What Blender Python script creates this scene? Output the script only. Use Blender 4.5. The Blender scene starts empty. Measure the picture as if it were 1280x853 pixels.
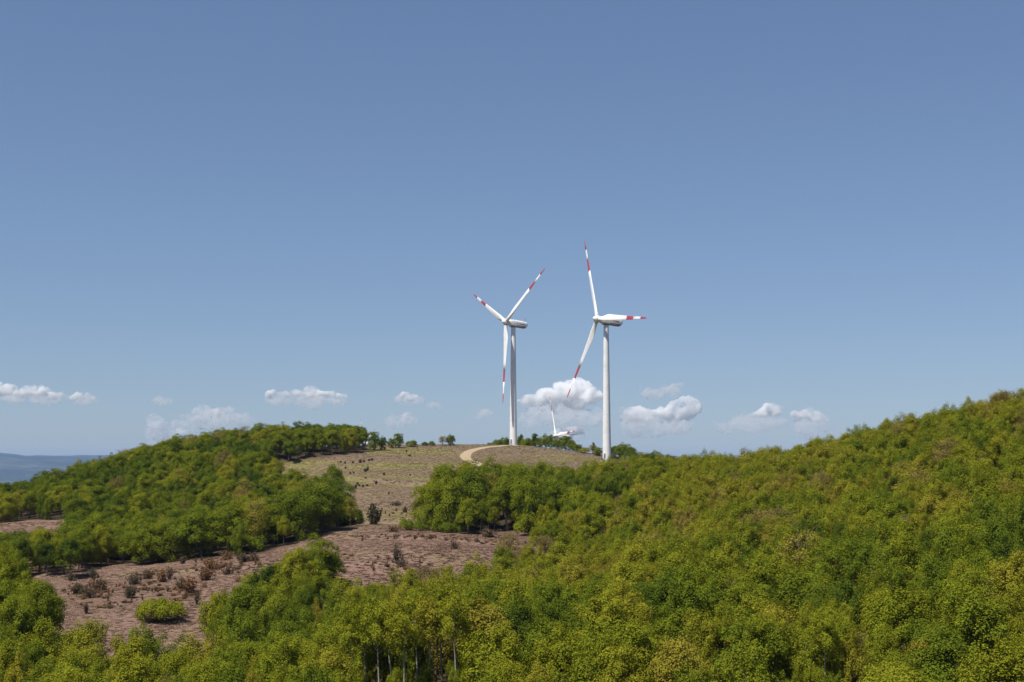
import bpy, math, random
import numpy as np
from mathutils import Vector, Matrix, Euler

R = math.radians
S = bpy.context.scene
COL = S.collection
rng = np.random.default_rng(11)
random.seed(11)

# ------------------------------------------------------------------ camera, sky, sun, exposure
F = 50.0 / 36.0 * 1280.0                     # focal length in photo pixels
PITCH = math.atan((585.0 - 426.5) / F)
cam_d = bpy.data.cameras.new('camera')
cam_d.lens = 50.0
cam_d.sensor_width = 36.0
cam_d.clip_start = 0.5
cam_d.clip_end = 200000.0
cam = bpy.data.objects.new('camera', cam_d)
COL.objects.link(cam)
cam.location = (0, 0, 0)
cam.rotation_euler = (R(90) + PITCH, 0, 0)
S.camera = cam

SUN_EL, SUN_AZ = R(60), R(180 + 47)          # azimuth clockwise from +Y: behind the camera, to its left
world = bpy.data.worlds.new('World')
S.world = world
world.use_nodes = True
wn = world.node_tree
sky = wn.nodes.new('ShaderNodeTexSky')
sky.sky_type = 'NISHITA'
sky.sun_disc = False
sky.sun_elevation = SUN_EL
sky.sun_rotation = SUN_AZ
sky.altitude = 900
sky.air_density = 1.0
sky.dust_density = 0.35
sky.ozone_density = 2.2
bg = wn.nodes['Background']
bg.inputs['Strength'].default_value = 0.109
gam = wn.nodes.new('ShaderNodeGamma')        # the photo's tone curve holds the bright horizon back
gam.inputs['Gamma'].default_value = 0.73
tint = wn.nodes.new('ShaderNodeMix')
tint.data_type, tint.blend_type = 'RGBA', 'MULTIPLY'
tint.inputs[0].default_value = 1.0
tint.inputs[7].default_value = (0.85, 0.97, 1.19, 1)
wn.links.new(sky.outputs[0], gam.inputs['Color'])
wn.links.new(gam.outputs[0], tint.inputs[6])
wn.links.new(tint.outputs[2], bg.inputs['Color'])

sl = bpy.data.lights.new('sun', 'SUN')
sl.energy = 5.0
sl.angle = R(0.53)
sl.color = (1.0, 0.95, 0.87)
sun = bpy.data.objects.new('sun', sl)
COL.objects.link(sun)
sd = Vector((math.sin(SUN_AZ) * math.cos(SUN_EL), math.cos(SUN_AZ) * math.cos(SUN_EL), math.sin(SUN_EL)))
sun.rotation_euler = sd.to_track_quat('Z', 'Y').to_euler()
sun.location = sd * 400

S.view_settings.view_transform = 'Standard'
S.view_settings.look = 'None'
S.view_settings.exposure = 0.16
S.view_settings.gamma = 1.0
S.render.engine = 'CYCLES'
S.cycles.max_bounces = 40
S.cycles.diffuse_bounces = 2
S.cycles.transmission_bounces = 3
S.cycles.volume_bounces = 32
S.cycles.use_denoising = True

# ------------------------------------------------------------------ helpers
CT, ST = math.cos(PITCH), math.sin(PITCH)

def pix(px, py, d):
    """a place in the world seen at a photo pixel, d metres ahead"""
    u, v = (px - 640.0) / F, (426.5 - py) / F
    k = d / (CT - v * ST)
    return np.array((u * k, d, (ST + v * CT) * k))

def proj(x, y, z):
    f = y * CT + z * ST
    return 640 + F * x / f, 426.5 - F * (-y * ST + z * CT) / f

def hash2(ix, iy, s):
    n = (ix * 374761393 + iy * 668265263 + s * 974634777) & 0x7fffffff
    n = ((n ^ (n >> 13)) * 1274126177) & 0x7fffffff
    return ((n ^ (n >> 16)) & 0xffff) / 65535.0

def noise2(x, y, s=0):
    x, y = np.asarray(x, float), np.asarray(y, float)
    ix, iy = np.floor(x).astype(np.int64), np.floor(y).astype(np.int64)
    fx, fy = x - ix, y - iy
    fx, fy = fx * fx * (3 - 2 * fx), fy * fy * (3 - 2 * fy)
    a, b = hash2(ix, iy, s), hash2(ix + 1, iy, s)
    c, d = hash2(ix, iy + 1, s), hash2(ix + 1, iy + 1, s)
    return (a + (b - a) * fx) * (1 - fy) + (c + (d - c) * fx) * fy - 0.5

def fbm(x, y, s=0, o=4):
    t, a = 0, 1.0
    for i in range(o):
        t = t + a * noise2(x * 2 ** i, y * 2 ** i, s + i)
        a *= 0.5
    return t

def noise3(p, s=0):
    return (noise2(p[:, 0] + 13.7 * p[:, 2], p[:, 1] - 7.3 * p[:, 2], s) + noise2(p[:, 1] + 5.1, p[:, 2] + 2.3 * p[:, 0], s + 5)
            + noise2(p[:, 2] - 3.3, p[:, 0] + 1.9 * p[:, 1], s + 9)) / 1.6

def sstep(a, b, x):
    t = np.clip((x - a) / (b - a), 0, 1)
    return t * t * (3 - 2 * t)

def inside(px, py, poly):
    px, py = np.asarray(px), np.asarray(py)
    r = np.zeros(px.shape, bool)
    n = len(poly)
    for i in range(n):
        x1, y1 = poly[i]
        x2, y2 = poly[(i + 1) % n]
        if y1 == y2:
            continue
        r ^= ((y1 > py) != (y2 > py)) & (px < (x2 - x1) * (py - y1) / (y2 - y1) + x1)
    return r

def raw_mesh(name, v, f, mats=(), mi=None, smooth=False):
    """v: (n,3) array, f: (m,k) array of one polygon size, or a list of lists"""
    me = bpy.data.meshes.new(name)
    if isinstance(f, np.ndarray):
        n, m, k = len(v), len(f), f.shape[1]
        me.vertices.add(n)
        me.vertices.foreach_set('co', np.asarray(v, np.float32).ravel())
        me.loops.add(m * k)
        me.loops.foreach_set('vertex_index', f.astype(np.int32).ravel())
        me.polygons.add(m)
        me.polygons.foreach_set('loop_start', np.arange(0, m * k, k, dtype=np.int32))
        me.polygons.foreach_set('loop_total', np.full(m, k, np.int32))
    else:
        me.from_pydata([tuple(map(float, q)) for q in v], [], [list(map(int, q)) for q in f])
    for m_ in mats:
        me.materials.append(m_)
    if mi is not None:
        me.polygons.foreach_set('material_index', np.asarray(mi, np.int32))
    me.update(calc_edges=True)
    if smooth:
        me.polygons.foreach_set('use_smooth', np.ones(len(me.polygons), bool))
    return me

def obj(name, me, parent=None):
    o = bpy.data.objects.new(name, me)
    COL.objects.link(o)
    if parent:
        o.parent = parent
    return o

def thing(name, label, cat, loc=(0, 0, 0), rz=0.0, sc=1.0, group=None):
    o = bpy.data.objects.new(name, None)
    COL.objects.link(o)
    o.empty_display_size = 0.5
    o.location = loc
    o.rotation_euler = (0, 0, rz)
    o.scale = (sc, sc, sc) if not hasattr(sc, '__len__') else sc
    tag(o, label, cat, group)
    return o

def tag(o, label=None, cat=None, group=None, kind=None):
    for k, v in (('label', label), ('category', cat), ('group', group), ('kind', kind)):
        if v:
            o[k] = v

# ------------------------------------------------------------------ materials
class N:
    """short hand for building a node tree"""
    def __init__(self, name):
        self.m = bpy.data.materials.new(name)
        self.m.use_nodes = True
        self.t = self.m.node_tree
        self.t.nodes.clear()
        self.out = self.t.nodes.new('ShaderNodeOutputMaterial')
    def n(self, kind, **kw):
        nd = self.t.nodes.new('ShaderNode' + kind)
        for k, v in kw.items():
            if k.startswith('i_'):
                nd.inputs[int(k[2:]) if k[2:].isdigit() else k[2:].replace('_', ' ')].default_value = v
            else:
                setattr(nd, k, v)
        return nd
    def l(self, a, b):
        self.t.links.new(a, b)
    def ramp(self, stops, src=None):
        nd = self.n('ValToRGB')
        e = nd.color_ramp.elements
        while len(e) > 1:
            e.remove(e[-1])
        e[0].position, e[0].color = stops[0][0], (*stops[0][1], 1)
        for p, c in stops[1:]:
            x = e.new(p)
            x.color = (*c, 1)
        if src is not None:
            self.l(src, nd.inputs[0])
        return nd
    def mix(self, a, b, fac, mode='MIX'):
        nd = self.n('Mix', data_type='RGBA', blend_type=mode)
        for s, i in ((fac, 0), (a, 6), (b, 7)):
            if hasattr(s, 'is_linked'):
                self.l(s, nd.inputs[i])
            elif i == 0:
                nd.inputs[0].default_value = s
            else:
                nd.inputs[i].default_value = (*s, 1)
        return nd.outputs[2]
    def noise(self, scale, detail=4, rough=0.55, coord='Object', dist=0.0):
        tc = self.n('TexCoord')
        nd = self.n('TexNoise')
        nd.inputs['Scale'].default_value = scale
        nd.inputs['Detail'].default_value = detail
        nd.inputs['Roughness'].default_value = rough
        nd.inputs['Distortion'].default_value = dist
        self.l(tc.outputs[coord], nd.inputs['Vector'])
        return nd.outputs['Fac']
    def math(self, op, a, b=0.0, clamp=False):
        nd = self.n('Math', operation=op, use_clamp=clamp)
        for s, i in ((a, 0), (b, 1)):
            if hasattr(s, 'is_linked'):
                self.l(s, nd.inputs[i])
            else:
                nd.inputs[i].default_value = s
        return nd.outputs[0]

def leaf_mat(name, stops, trans=0.22):
    m = N(name)
    at = m.n('Attribute', attribute_type='INSTANCER', attribute_name='tone')
    geo = m.n('NewGeometry')
    oi = m.n('ObjectInfo')
    isl = m.math('MULTIPLY_ADD', geo.outputs['Random Per Island'], 0.20)
    isl.node.inputs[2].default_value = -0.11
    rnd = m.math('MULTIPLY_ADD', oi.outputs['Random'], 0.12)
    rnd.node.inputs[2].default_value = -0.06
    t = m.math('ADD', m.math('ADD', at.outputs['Fac'], isl), rnd, clamp=True)
    ramp = m.ramp(stops, t)
    nz = m.noise(0.42, 2)
    val = m.math('MULTIPLY_ADD', nz, 0.8)
    val.node.inputs[2].default_value = 0.6
    hsv = m.n('HueSaturation')
    m.l(ramp.outputs[0], hsv.inputs['Color'])
    m.l(val, hsv.inputs['Value'])
    d = m.n('BsdfDiffuse')
    tr = m.n('BsdfTranslucent')
    m.l(hsv.outputs[0], d.inputs['Color'])
    m.l(m.mix(hsv.outputs[0], (1.25, 1.2, 0.5), 1.0, 'MULTIPLY'), tr.inputs['Color'])
    mx = m.n('MixShader')
    mx.inputs[0].default_value = trans
    m.l(d.outputs[0], mx.inputs[1])
    m.l(tr.outputs[0], mx.inputs[2])
    m.l(mx.outputs[0], m.out.inputs['Surface'])
    return m.m

TONES = [(0.0, (0.043, 0.070, 0.012)), (0.28, (0.122, 0.164, 0.014)), (0.52, (0.232, 0.246, 0.017)),
         (0.72, (0.292, 0.258, 0.026)), (0.88, (0.225, 0.166, 0.050)), (1.0, (0.178, 0.128, 0.080))]
M_LEAF = leaf_mat('beech_leaves', TONES)
M_SHRUB = leaf_mat('heath_leaves', [(0, (0.060, 0.066, 0.034)), (0.35, (0.15, 0.112, 0.074)), (0.65, (0.23, 0.120, 0.058)), (1, (0.28, 0.165, 0.06))], 0.2)
M_FROND = leaf_mat('dry_fronds', [(0, (0.21, 0.132, 0.097)), (0.5, (0.285, 0.186, 0.138)), (1, (0.36, 0.25, 0.182))], 0.15)
M_BLADE = leaf_mat('dry_grass_blades', [(0, (0.17, 0.16, 0.056)), (0.5, (0.275, 0.225, 0.10)), (1, (0.33, 0.235, 0.155))], 0.25)

def bark_mat(name, a, b):
    m = N(name)
    nz = m.noise(2.2, 5, 0.7)
    r = m.ramp([(0.35, a), (0.62, b)], nz)
    p = m.n('BsdfPrincipled')
    p.inputs['Roughness'].default_value = 0.85
    m.l(r.outputs[0], p.inputs['Base Color'])
    bp = m.n('Bump')
    bp.inputs['Strength'].default_value = 0.4
    m.l(nz, bp.inputs['Height'])
    m.l(bp.outputs[0], p.inputs['Normal'])
    m.l(p.outputs[0], m.out.inputs['Surface'])
    return m.m
M_BARK = bark_mat('grey_bark', (0.07, 0.06, 0.05), (0.15, 0.135, 0.115))
M_PALE = bark_mat('pale_bark', (0.22, 0.20, 0.17), (0.46, 0.43, 0.38))
M_TWIG = bark_mat('brown_twigs', (0.10, 0.07, 0.055), (0.17, 0.125, 0.10))

def paint(name, col, rough=0.45, dirt=0.10):
    m = N(name)
    nz = m.noise(0.35, 6, 0.65)
    c = m.mix(col, tuple(x * (1 - dirt * 2.2) for x in col), m.ramp([(0.45, (0, 0, 0)), (0.8, (1, 1, 1))], nz).outputs[0])
    p = m.n('BsdfPrincipled')
    p.inputs['Roughness'].default_value = rough
    m.l(c, p.inputs['Base Color'])
    m.l(p.outputs[0], m.out.inputs['Surface'])
    return m.m
M_WHITE = paint('white_paint', (0.84, 0.83, 0.80))
M_RED = paint('red_paint', (0.43, 0.05, 0.065))
M_GREY = paint('grey_metal', (0.20, 0.21, 0.22))
M_DARK = paint('dark_print', (0.10, 0.11, 0.13))
M_RUST = paint('red_brown_paint', (0.26, 0.09, 0.07))
M_CONC = paint('concrete', (0.42, 0.40, 0.37), 0.9, 0.2)

# ------------------------------------------------------------------ terrain
# photo column, photo row, metres ahead, height of the canopy that the row belongs to (0: the ground itself)
CP = [
    # wooded slope that climbs to the skyline beyond the turbines
    (1280, 490, 400, 11), (1420, 455, 400, 11), (1180, 512, 425, 11), (1100, 533, 450, 11), (1040, 553, 480, 11),
    (980, 570, 510, 11), (910, 578, 540, 11), (850, 581, 575, 11), (1280, 680, 200, 12), (1130, 690, 215, 12),
    (1000, 690, 245, 12), (860, 690, 265, 12), (740, 690, 300, 12), (660, 700, 335, 12),
    (1280, 853, 140, 13), (1000, 853, 146, 13), (800, 853, 150, 13), (640, 853, 152, 13),
    # near wood along its foot
    (470, 853, 158, 13), (300, 853, 172, 13), (130, 853, 182, 13), (0, 853, 190, 13), (-150, 853, 190, 13),
    (0, 815, 228, 13), (120, 800, 250, 13), (250, 768, 266, 13), (350, 745, 280, 13), (450, 725, 296, 13), (560, 705, 322, 13), (520, 880, 200, 0),
    # bracken field
    (30, 808, 270, 0), (100, 778, 296, 0), (250, 745, 326, 0), (160, 712, 385, 0), (60, 716, 385, 0), (330, 692, 388, 0), (310, 745, 320, 0),
    (440, 715, 350, 0), (430, 660, 428, 0), (560, 690, 372, 0), (530, 664, 425, 0), (650, 682, 392, 0), (650, 662, 430, 0),
    # left wood
    (0, 614, 520, 11), (60, 598, 545, 11), (130, 577, 570, 11), (200, 560, 590, 11), (270, 546, 615, 11), (340, 537, 650, 12), (400, 531, 675, 12),
    (-120, 632, 520, 11), (0, 640, 600, 0), (-100, 652, 600, 0), (60, 628, 640, 0), (130, 606, 660, 0), (200, 590, 690, 0), (40, 658, 470, 0), (200, 640, 470, 12), (300, 625, 470, 13),
    # grass hill
    (380, 587, 600, 0), (440, 563, 690, 0), (350, 584, 640, 0), (500, 558, 735, 0), (560, 556, 775, 0), (610, 556.5, 785, 0), (640, 557, 778, 0),
    (450, 600, 560, 0), (520, 600, 575, 0), (470, 625, 505, 0), (500, 650, 450, 0), (575, 571, 700, 0), (600, 582, 640, 0), (640, 566, 730, 0),
    (690, 565, 735, 0), (720, 573, 715, 0), (755, 577, 678, 0), (735, 590, 640, 0), (600, 625, 510, 0), (680, 625, 510, 0), (800, 610, 520, 0),
]
PTS = []
for (a, b, d, h) in CP:
    p = pix(a, b, d)
    PTS.append((p[0], p[1], p[2] - h))
PTS += [(0, 0, -1.7), (0, 40, -13), (0, 85, -26), (-40, 60, -22), (50, 60, -16), (-60, 0, -6), (80, 0, 2), (-220, 80, -38), (240, 120, 0), (-60, 130, -37),
        (0, -120, 10), (-300, -150, -20), (300, -150, 20), (-400, 300, -45), (420, 300, 30),
        (-320, 600, -50), (-330, 900, -90), (-420, 1400, -160), (-120, 880, -4), (-60, 900, 0), (0, 900, 0), (60, 860, -6), (-120, 1150, -40), (-160, 1600, -42), (40, 1270, -38.4),
        (200, 800, -6), (330, 620, 6), (420, 700, 5), (350, 1100, -35), (600, 800, -10), (300, 1600, -90), (700, 1500, -100), (-600, 900, -130)]
PTS = np.array(PTS)

def kern(r2):
    return 0.5 * r2 * np.log(r2 + 1e-9)

def tps_fit(p, lam):
    n = len(p)
    xy = p[:, :2] / 500.0
    d2 = ((xy[:, None] - xy[None]) ** 2).sum(-1)
    A = np.zeros((n + 3, n + 3))
    A[:n, :n] = kern(d2) + lam * np.eye(n)
    A[:n, n] = 1
    A[:n, n + 1:] = xy
    A[n, :n] = 1
    A[n + 1:, :n] = xy.T
    return np.linalg.solve(A, np.r_[p[:, 2], 0, 0, 0])
TW = tps_fit(PTS, 2e-5)

def base_height(x, y):
    x, y = np.asarray(x, float).ravel(), np.asarray(y, float).ravel()
    out = np.empty(len(x))
    q = PTS[:, :2] / 500.0
    for i in range(0, len(x), 20000):
        xs, ys = np.clip(x[i:i + 20000], -900, 900) / 500.0, np.clip(y[i:i + 20000], -400, 1700) / 500.0
        d2 = (xs[:, None] - q[:, 0]) ** 2 + (ys[:, None] - q[:, 1]) ** 2
        out[i:i + 20000] = kern(d2) @ TW[:-3] + TW[-3] + TW[-2] * xs + TW[-1] * ys
    return out

PLAIN = -330.0
def far_height(x, y):
    r = np.hypot(x, y)
    az = np.degrees(np.arctan2(x, y))
    z = PLAIN + 26 * fbm(x / 2600.0, y / 2600.0, 3) + 14 * fbm(x / 900.0, y / 900.0, 8)
    # low broken hills in the plain, then a long ridge
    z += 170 * sstep(11000, 15000, r) * (1 - sstep(15500, 19000, r)) * (0.45 + fbm(az / 2.6 + 4.0, r / 6000.0, 21))
    ridge = 590 + 90 * noise2(az / 3.2 + 1.3, 0 * r, 31) + 70 * noise2(az / 1.1, 0 * r, 33) + 26 * noise2(az / 0.4, 0 * r, 35)
    ridge *= 0.30 + 0.70 * (1 - sstep(-15.6, -8.0, az)) + 0.0
    prof = sstep(21000, 30000, r) * (1 - 0.55 * sstep(31500, 45000, r))
    z += prof * (ridge + 60 * fbm(x / 2500.0, y / 2500.0, 41))
    return z

def height(x, y, fine=True):
    shp = np.asarray(x, float).shape
    x, y = np.asarray(x, float).ravel(), np.asarray(y, float).ravel()
    r = np.hypot(x, y)
    b = base_height(x, y)
    t = sstep(1500, 4200, r)
    back = sstep(500, 1200, np.maximum(-y, 0) + np.maximum(np.abs(x) - 0.75 * np.maximum(y, 0) - 250, 0))
    b = b * (1 - back) + (-30) * back
    z = b * (1 - t) + far_height(x, y) * t
    if fine:
        near = 1 - sstep(900, 1500, r)
        z = z + near * (0.7 * fbm(x / 22.0, y / 22.0, 50, 3) + 0.07 * fbm(x / 5.0, y / 5.0, 60, 3))
        # old terrace banks across the hill and the field
        lev = y + 0.25 * x + 10 * noise2(x / 60.0, y / 60.0, 70)
        for c, a in ((436, 1.5), (548, 1.3), (612, .7), (345, .7), (392, .6)):
            z = z + near * a * (sstep(c - 2.5, c + 2.5, lev) - sstep(c - 30, c + 30, lev)) * (0.5 + 1.2 * np.clip(noise2(x / 35.0, y / 35.0, 74 + c) + .4, 0, 1))
    return z.reshape(shp)

def hit(px, py, d0=150.0, d1=1000.0):
    """where the sight line through a photo pixel meets the ground"""
    d = np.linspace(d0, d1, 1500)
    k = pix(px, py, 1.0)
    g = height(k[0] * d, d)
    i = np.argmax(g >= k[2] * d) if (g >= k[2] * d).any() else int(np.argmin(k[2] * d - g))
    return np.array((k[0] * d[i], d[i], g[i]))

# ---- what grows where (polygons are ground outlines; x, y of the ground are projected through the photo's viewpoint once, here)
HILL = [(318, 594), (345, 580), (455, 565), (500, 552), (640, 540), (700, 552), (770, 575), (765, 612), (640, 645), (560, 668), (445, 664), (432, 645), (350, 616)]
CLUMP = [(524, 655), (538, 628), (560, 613), (612, 606), (700, 606), (735, 604), (800, 620), (800, 700), (690, 700), (655, 664), (600, 668), (540, 664)]
FIELD = [(20, 724), (150, 706), (330, 693), (380, 674), (445, 658), (560, 660), (662, 656), (690, 700), (640, 790), (300, 880), (20, 880)]
GLADE = [(-20, 652), (78, 644), (84, 658), (40, 668), (-20, 672)]
EDGE_X = [-200, 0, 100, 200, 270, 300, 360, 430, 500, 600, 650, 690]
EDGE_D = [225, 236, 257, 266, 286, 304, 318, 306, 318, 342, 362, 380]

def cover(x, y, z):
    """1 hill pasture, 2 bracken field, 0 wood"""
    px, py = proj(x, np.maximum(y, 1.0), z)
    c = np.zeros(px.shape, int)
    ok = (y > 60)
    hill = ok & inside(px, py, HILL) & (y > 400) & (y < 860) & ~inside(px, py, CLUMP)
    field = ok & inside(px, py, FIELD) & (y > np.interp(px, EDGE_X, EDGE_D)) & (y < 470) & ~inside(px, py, CLUMP)
    field |= ok & (px < 105) & (px > -120) & (y > 372) & (y < 500)
    c[hill] = 1
    c[field] = 2
    # crest behind the pasture stays open
    c[(c == 0) & ok & (px > 462) & (px < 745) & (y > 700) & (y < 900)] = 1
    return c

az = np.concatenate([np.arange(-180, -40, 5.0), np.arange(-40, -24, 1.0), np.arange(-24, 24, 0.1), np.arange(24, 40, 1.0), np.arange(40, 180.1, 5.0)])
rr = np.concatenate([np.geomspace(1.0, 120, 40), np.linspace(123, 900, 330), np.geomspace(910, 46000, 150)])
A, RR = np.meshgrid(np.radians(az), rr)
gx, gy = RR * np.sin(A), RR * np.cos(A)
gz = height(gx, gy)
nr, na = gx.shape
idx = np.arange(nr * na).reshape(nr, na)
quads = np.stack([idx[:-1, :-1], idx[:-1, 1:], idx[1:, 1:], idx[1:, :-1]], -1).reshape(-1, 4)[:, ::-1]

def ground_mat():
    m = N('ground')
    at = m.n('Attribute', attribute_type='GEOMETRY', attribute_name='cover')
    sep = m.n('SeparateColor')
    m.l(at.outputs['Color'], sep.inputs[0])
    # bracken
    n1 = m.noise(0.6, 6, 0.7)
    n2 = m.noise(0.045, 3, 0.55)
    brk = m.ramp([(0.3, (0.145, 0.094, 0.068)), (0.5, (0.208, 0.130, 0.096)), (0.72, (0.27, 0.185, 0.134))], n1).outputs[0]
    brk = m.mix(brk, (0.18, 0.145, 0.065), m.ramp([(0.55, (0, 0, 0)), (0.72, (0.6, 0.6, 0.6))], n2).outputs[0])
    # pasture: grass with heathy patches drawn out along the slope
    tc = m.n('TexCoord')
    mp = m.n('Mapping')
    mp.inputs['Scale'].default_value = (0.013, 0.027, 0.02)
    mp.inputs['Rotation'].default_value = (0, 0, R(14))
    m.l(tc.outputs['Object'], mp.inputs['Vector'])
    pz = m.n('TexNoise')
    pz.inputs['Scale'].default_value = 1.0
    pz.inputs['Detail'].default_value = 7
    pz.inputs['Roughness'].default_value = 0.62
    m.l(mp.outputs[0], pz.inputs['Vector'])
    n3 = m.noise(0.35, 6, 0.7)
    grass = m.ramp([(0.3, (0.145, 0.132, 0.046)), (0.52, (0.205, 0.180, 0.066)), (0.75, (0.265, 0.22, 0.095))], n3).outputs[0]
    heath = m.ramp([(0.3, (0.125, 0.085, 0.06)), (0.52, (0.19, 0.132, 0.093)), (0.75, (0.25, 0.182, 0.128))], n3).outputs[0]
    past = m.mix(grass, heath, m.ramp([(0.40, (0, 0, 0)), (0.54, (1, 1, 1))], pz.outputs['Fac']).outputs[0])
    # leaf litter under the trees
    lit = m.ramp([(0.3, (0.030, 0.022, 0.014)), (0.6, (0.070, 0.048, 0.028))], n1).outputs[0]
    # the far country: woods, crops and bare land
    f1 = m.noise(0.0007, 6, 0.62)
    f2 = m.noise(0.0042, 4, 0.6)
    far = m.ramp([(0.36, (0.018, 0.028, 0.016)), (0.48, (0.032, 0.043, 0.024)), (0.56, (0.095, 0.09, 0.065)), (0.62, (0.05, 0.056, 0.034)), (0.68, (0.03, 0.04, 0.022))], f1).outputs[0]
    far = m.mix(far, (0.36, 0.34, 0.31), m.ramp([(0.69, (0, 0, 0)), (0.76, (0.7, 0.7, 0.7))], f2).outputs[0])
    c = m.mix(lit, brk, sep.outputs[1])
    c = m.mix(c, past, sep.outputs[0])
    c = m.mix(c, far, sep.outputs[2])
    p = m.n('BsdfPrincipled')
    p.inputs['Roughness'].default_value = 0.95
    p.inputs['Specular IOR Level'].default_value = 0.1
    m.l(c, p.inputs['Base Color'])
    bp = m.n('Bump')
    bp.inputs['Strength'].default_value = 0.35
    bp.inputs['Distance'].default_value = 0.12
    m.l(n1, bp.inputs['Height'])
    m.l(bp.outputs[0], p.inputs['Normal'])
    m.l(p.outputs[0], m.out.inputs['Surface'])
    return m.m

cov = cover(gx.ravel(), gy.ravel(), gz.ravel())
tm = raw_mesh('ground', np.stack([gx.ravel(), gy.ravel(), gz.ravel()], 1), quads, [ground_mat()], smooth=True)
ca = tm.attributes.new('cover', 'FLOAT_COLOR', 'POINT')
farw = sstep(1800, 4500, RR.ravel())
cc = np.stack([(cov == 1) * 1.0, (cov == 2) * 1.0, farw, np.ones(len(cov))], 1)
for ch in (0, 1):                               # soft edges between the covers
    g = cc[:, ch].reshape(nr, na)
    for _ in range(2):
        g = (g + np.roll(g, 1, 0) + np.roll(g, -1, 0) + np.roll(g, 1, 1) + np.roll(g, -1, 1)) / 5
    cc[:, ch] = g.ravel()
ca.data.foreach_set('color', cc.astype(np.float32).ravel())
ground = obj('ground', tm)
tag(ground, 'rolling hill country of bracken field, pasture and wood floor', kind='structure')

# ------------------------------------------------------------------ dirt road over the crest
RD = [(668, 556.0), (640, 557.2), (622, 558.3), (606, 559.6), (594, 562), (584, 566), (581, 571), (586, 576), (596, 580), (610, 584.5), (630, 590), (660, 598)]
rc = np.array([hit(a, b, 500, 785) for a, b in RD])
def smooth_line(p, n):
    t = np.r_[0, np.cumsum(np.linalg.norm(np.diff(p[:, :2], axis=0), axis=1))]
    s = np.linspace(0, t[-1], n)
    q = np.stack([np.interp(s, t, p[:, k]) for k in (0, 1)], 1)
    for _ in range(14):
        q[1:-1] = (q[:-2] + 2 * q[1:-1] + q[2:]) / 4
    return q
rl = smooth_line(rc, 110)
tg = np.gradient(rl, axis=0)
tg /= np.linalg.norm(tg, axis=1)[:, None]
nm_ = np.stack([-tg[:, 1], tg[:, 0]], 1)
cols = np.linspace(-1, 1, 9)
hw = 2.6 + 0.5 * noise2(np.arange(110) / 7.0, np.zeros(110), 5)
rx = rl[:, None, 0] + nm_[:, None, 0] * cols[None] * hw[:, None]
ry = rl[:, None, 1] + nm_[:, None, 1] * cols[None] * hw[:, None]
rz = np.repeat(height(rl[:, 0], rl[:, 1])[:, None], 9, 1) * 0.4 + height(rx, ry) * 0.6
rz = np.maximum(rz, height(rx, ry) - .05) + 0.18 - 0.12 * np.abs(cols)[None] ** 2
i2 = np.arange(110 * 9).reshape(110, 9)
rq = np.stack([i2[:-1, :-1], i2[:-1, 1:], i2[1:, 1:], i2[1:, :-1]], -1).reshape(-1, 4)
def road_mat():
    m = N('pale_dirt')
    n1 = m.noise(0.9, 6, 0.7)
    r = m.ramp([(0.3, (0.30, 0.215, 0.125)), (0.55, (0.42, 0.31, 0.19)), (0.75, (0.50, 0.385, 0.25))], n1)
    p = m.n('BsdfPrincipled')
    p.inputs['Roughness'].default_value = 0.95
    m.l(r.outputs[0], p.inputs['Base Color'])
    m.l(p.outputs[0], m.out.inputs['Surface'])
    return m.m
rdm = raw_mesh('dirt_road', np.stack([rx.ravel(), ry.ravel(), rz.ravel()], 1), rq, [road_mat()], smooth=True)
road = obj('dirt_road', rdm)
tag(road, 'pale dirt road bending over the grassy crest', kind='structure')

# ------------------------------------------------------------------ wind turbines
def loft(rings, close=True, cap=(True, True)):
    v = np.concatenate(rings)
    k = len(rings[0])
    f = []
    for i in range(len(rings) - 1):
        for j in range(k):
            j2 = (j + 1) % k
            f.append([i * k + j, i * k + j2, (i + 1) * k + j2, (i + 1) * k + j])
    if cap[0]:
        f.append(list(range(k))[::-1])
    if cap[1]:
        f.append([(len(rings) - 1) * k + j for j in range(k)])
    return v, f

def join(parts):
    v, f, n = [], [], 0
    for a, b in parts:
        v.append(np.asarray(a, float))
        f += [[q + n for q in p] for p in b]
        n += len(a)
    return np.concatenate(v), f

def boxm(cx, cy, cz, sx, sy, sz):
    v = np.array([(cx + a * sx / 2, cy + b * sy / 2, cz + c * sz / 2) for a in (-1, 1) for b in (-1, 1) for c in (-1, 1)])
    return v, [[0, 1, 3, 2], [4, 6, 7, 5], [0, 4, 5, 1], [2, 3, 7, 6], [0, 2, 6, 4], [1, 5, 7, 3]]

def tube(p, q, r0, r1, k=8):
    p, q = np.array(p, float), np.array(q, float)
    d = (q - p) / np.linalg.norm(q - p)
    a = np.cross(d, (0, 0, 1) if abs(d[2]) < .9 else (1, 0, 0))
    a /= np.linalg.norm(a)
    b = np.cross(d, a)
    t = np.arange(k) * 2 * np.pi / k
    ring = np.cos(t)[:, None] * a + np.sin(t)[:, None] * b
    return loft([p + ring * r0, q + ring * r1])

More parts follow.
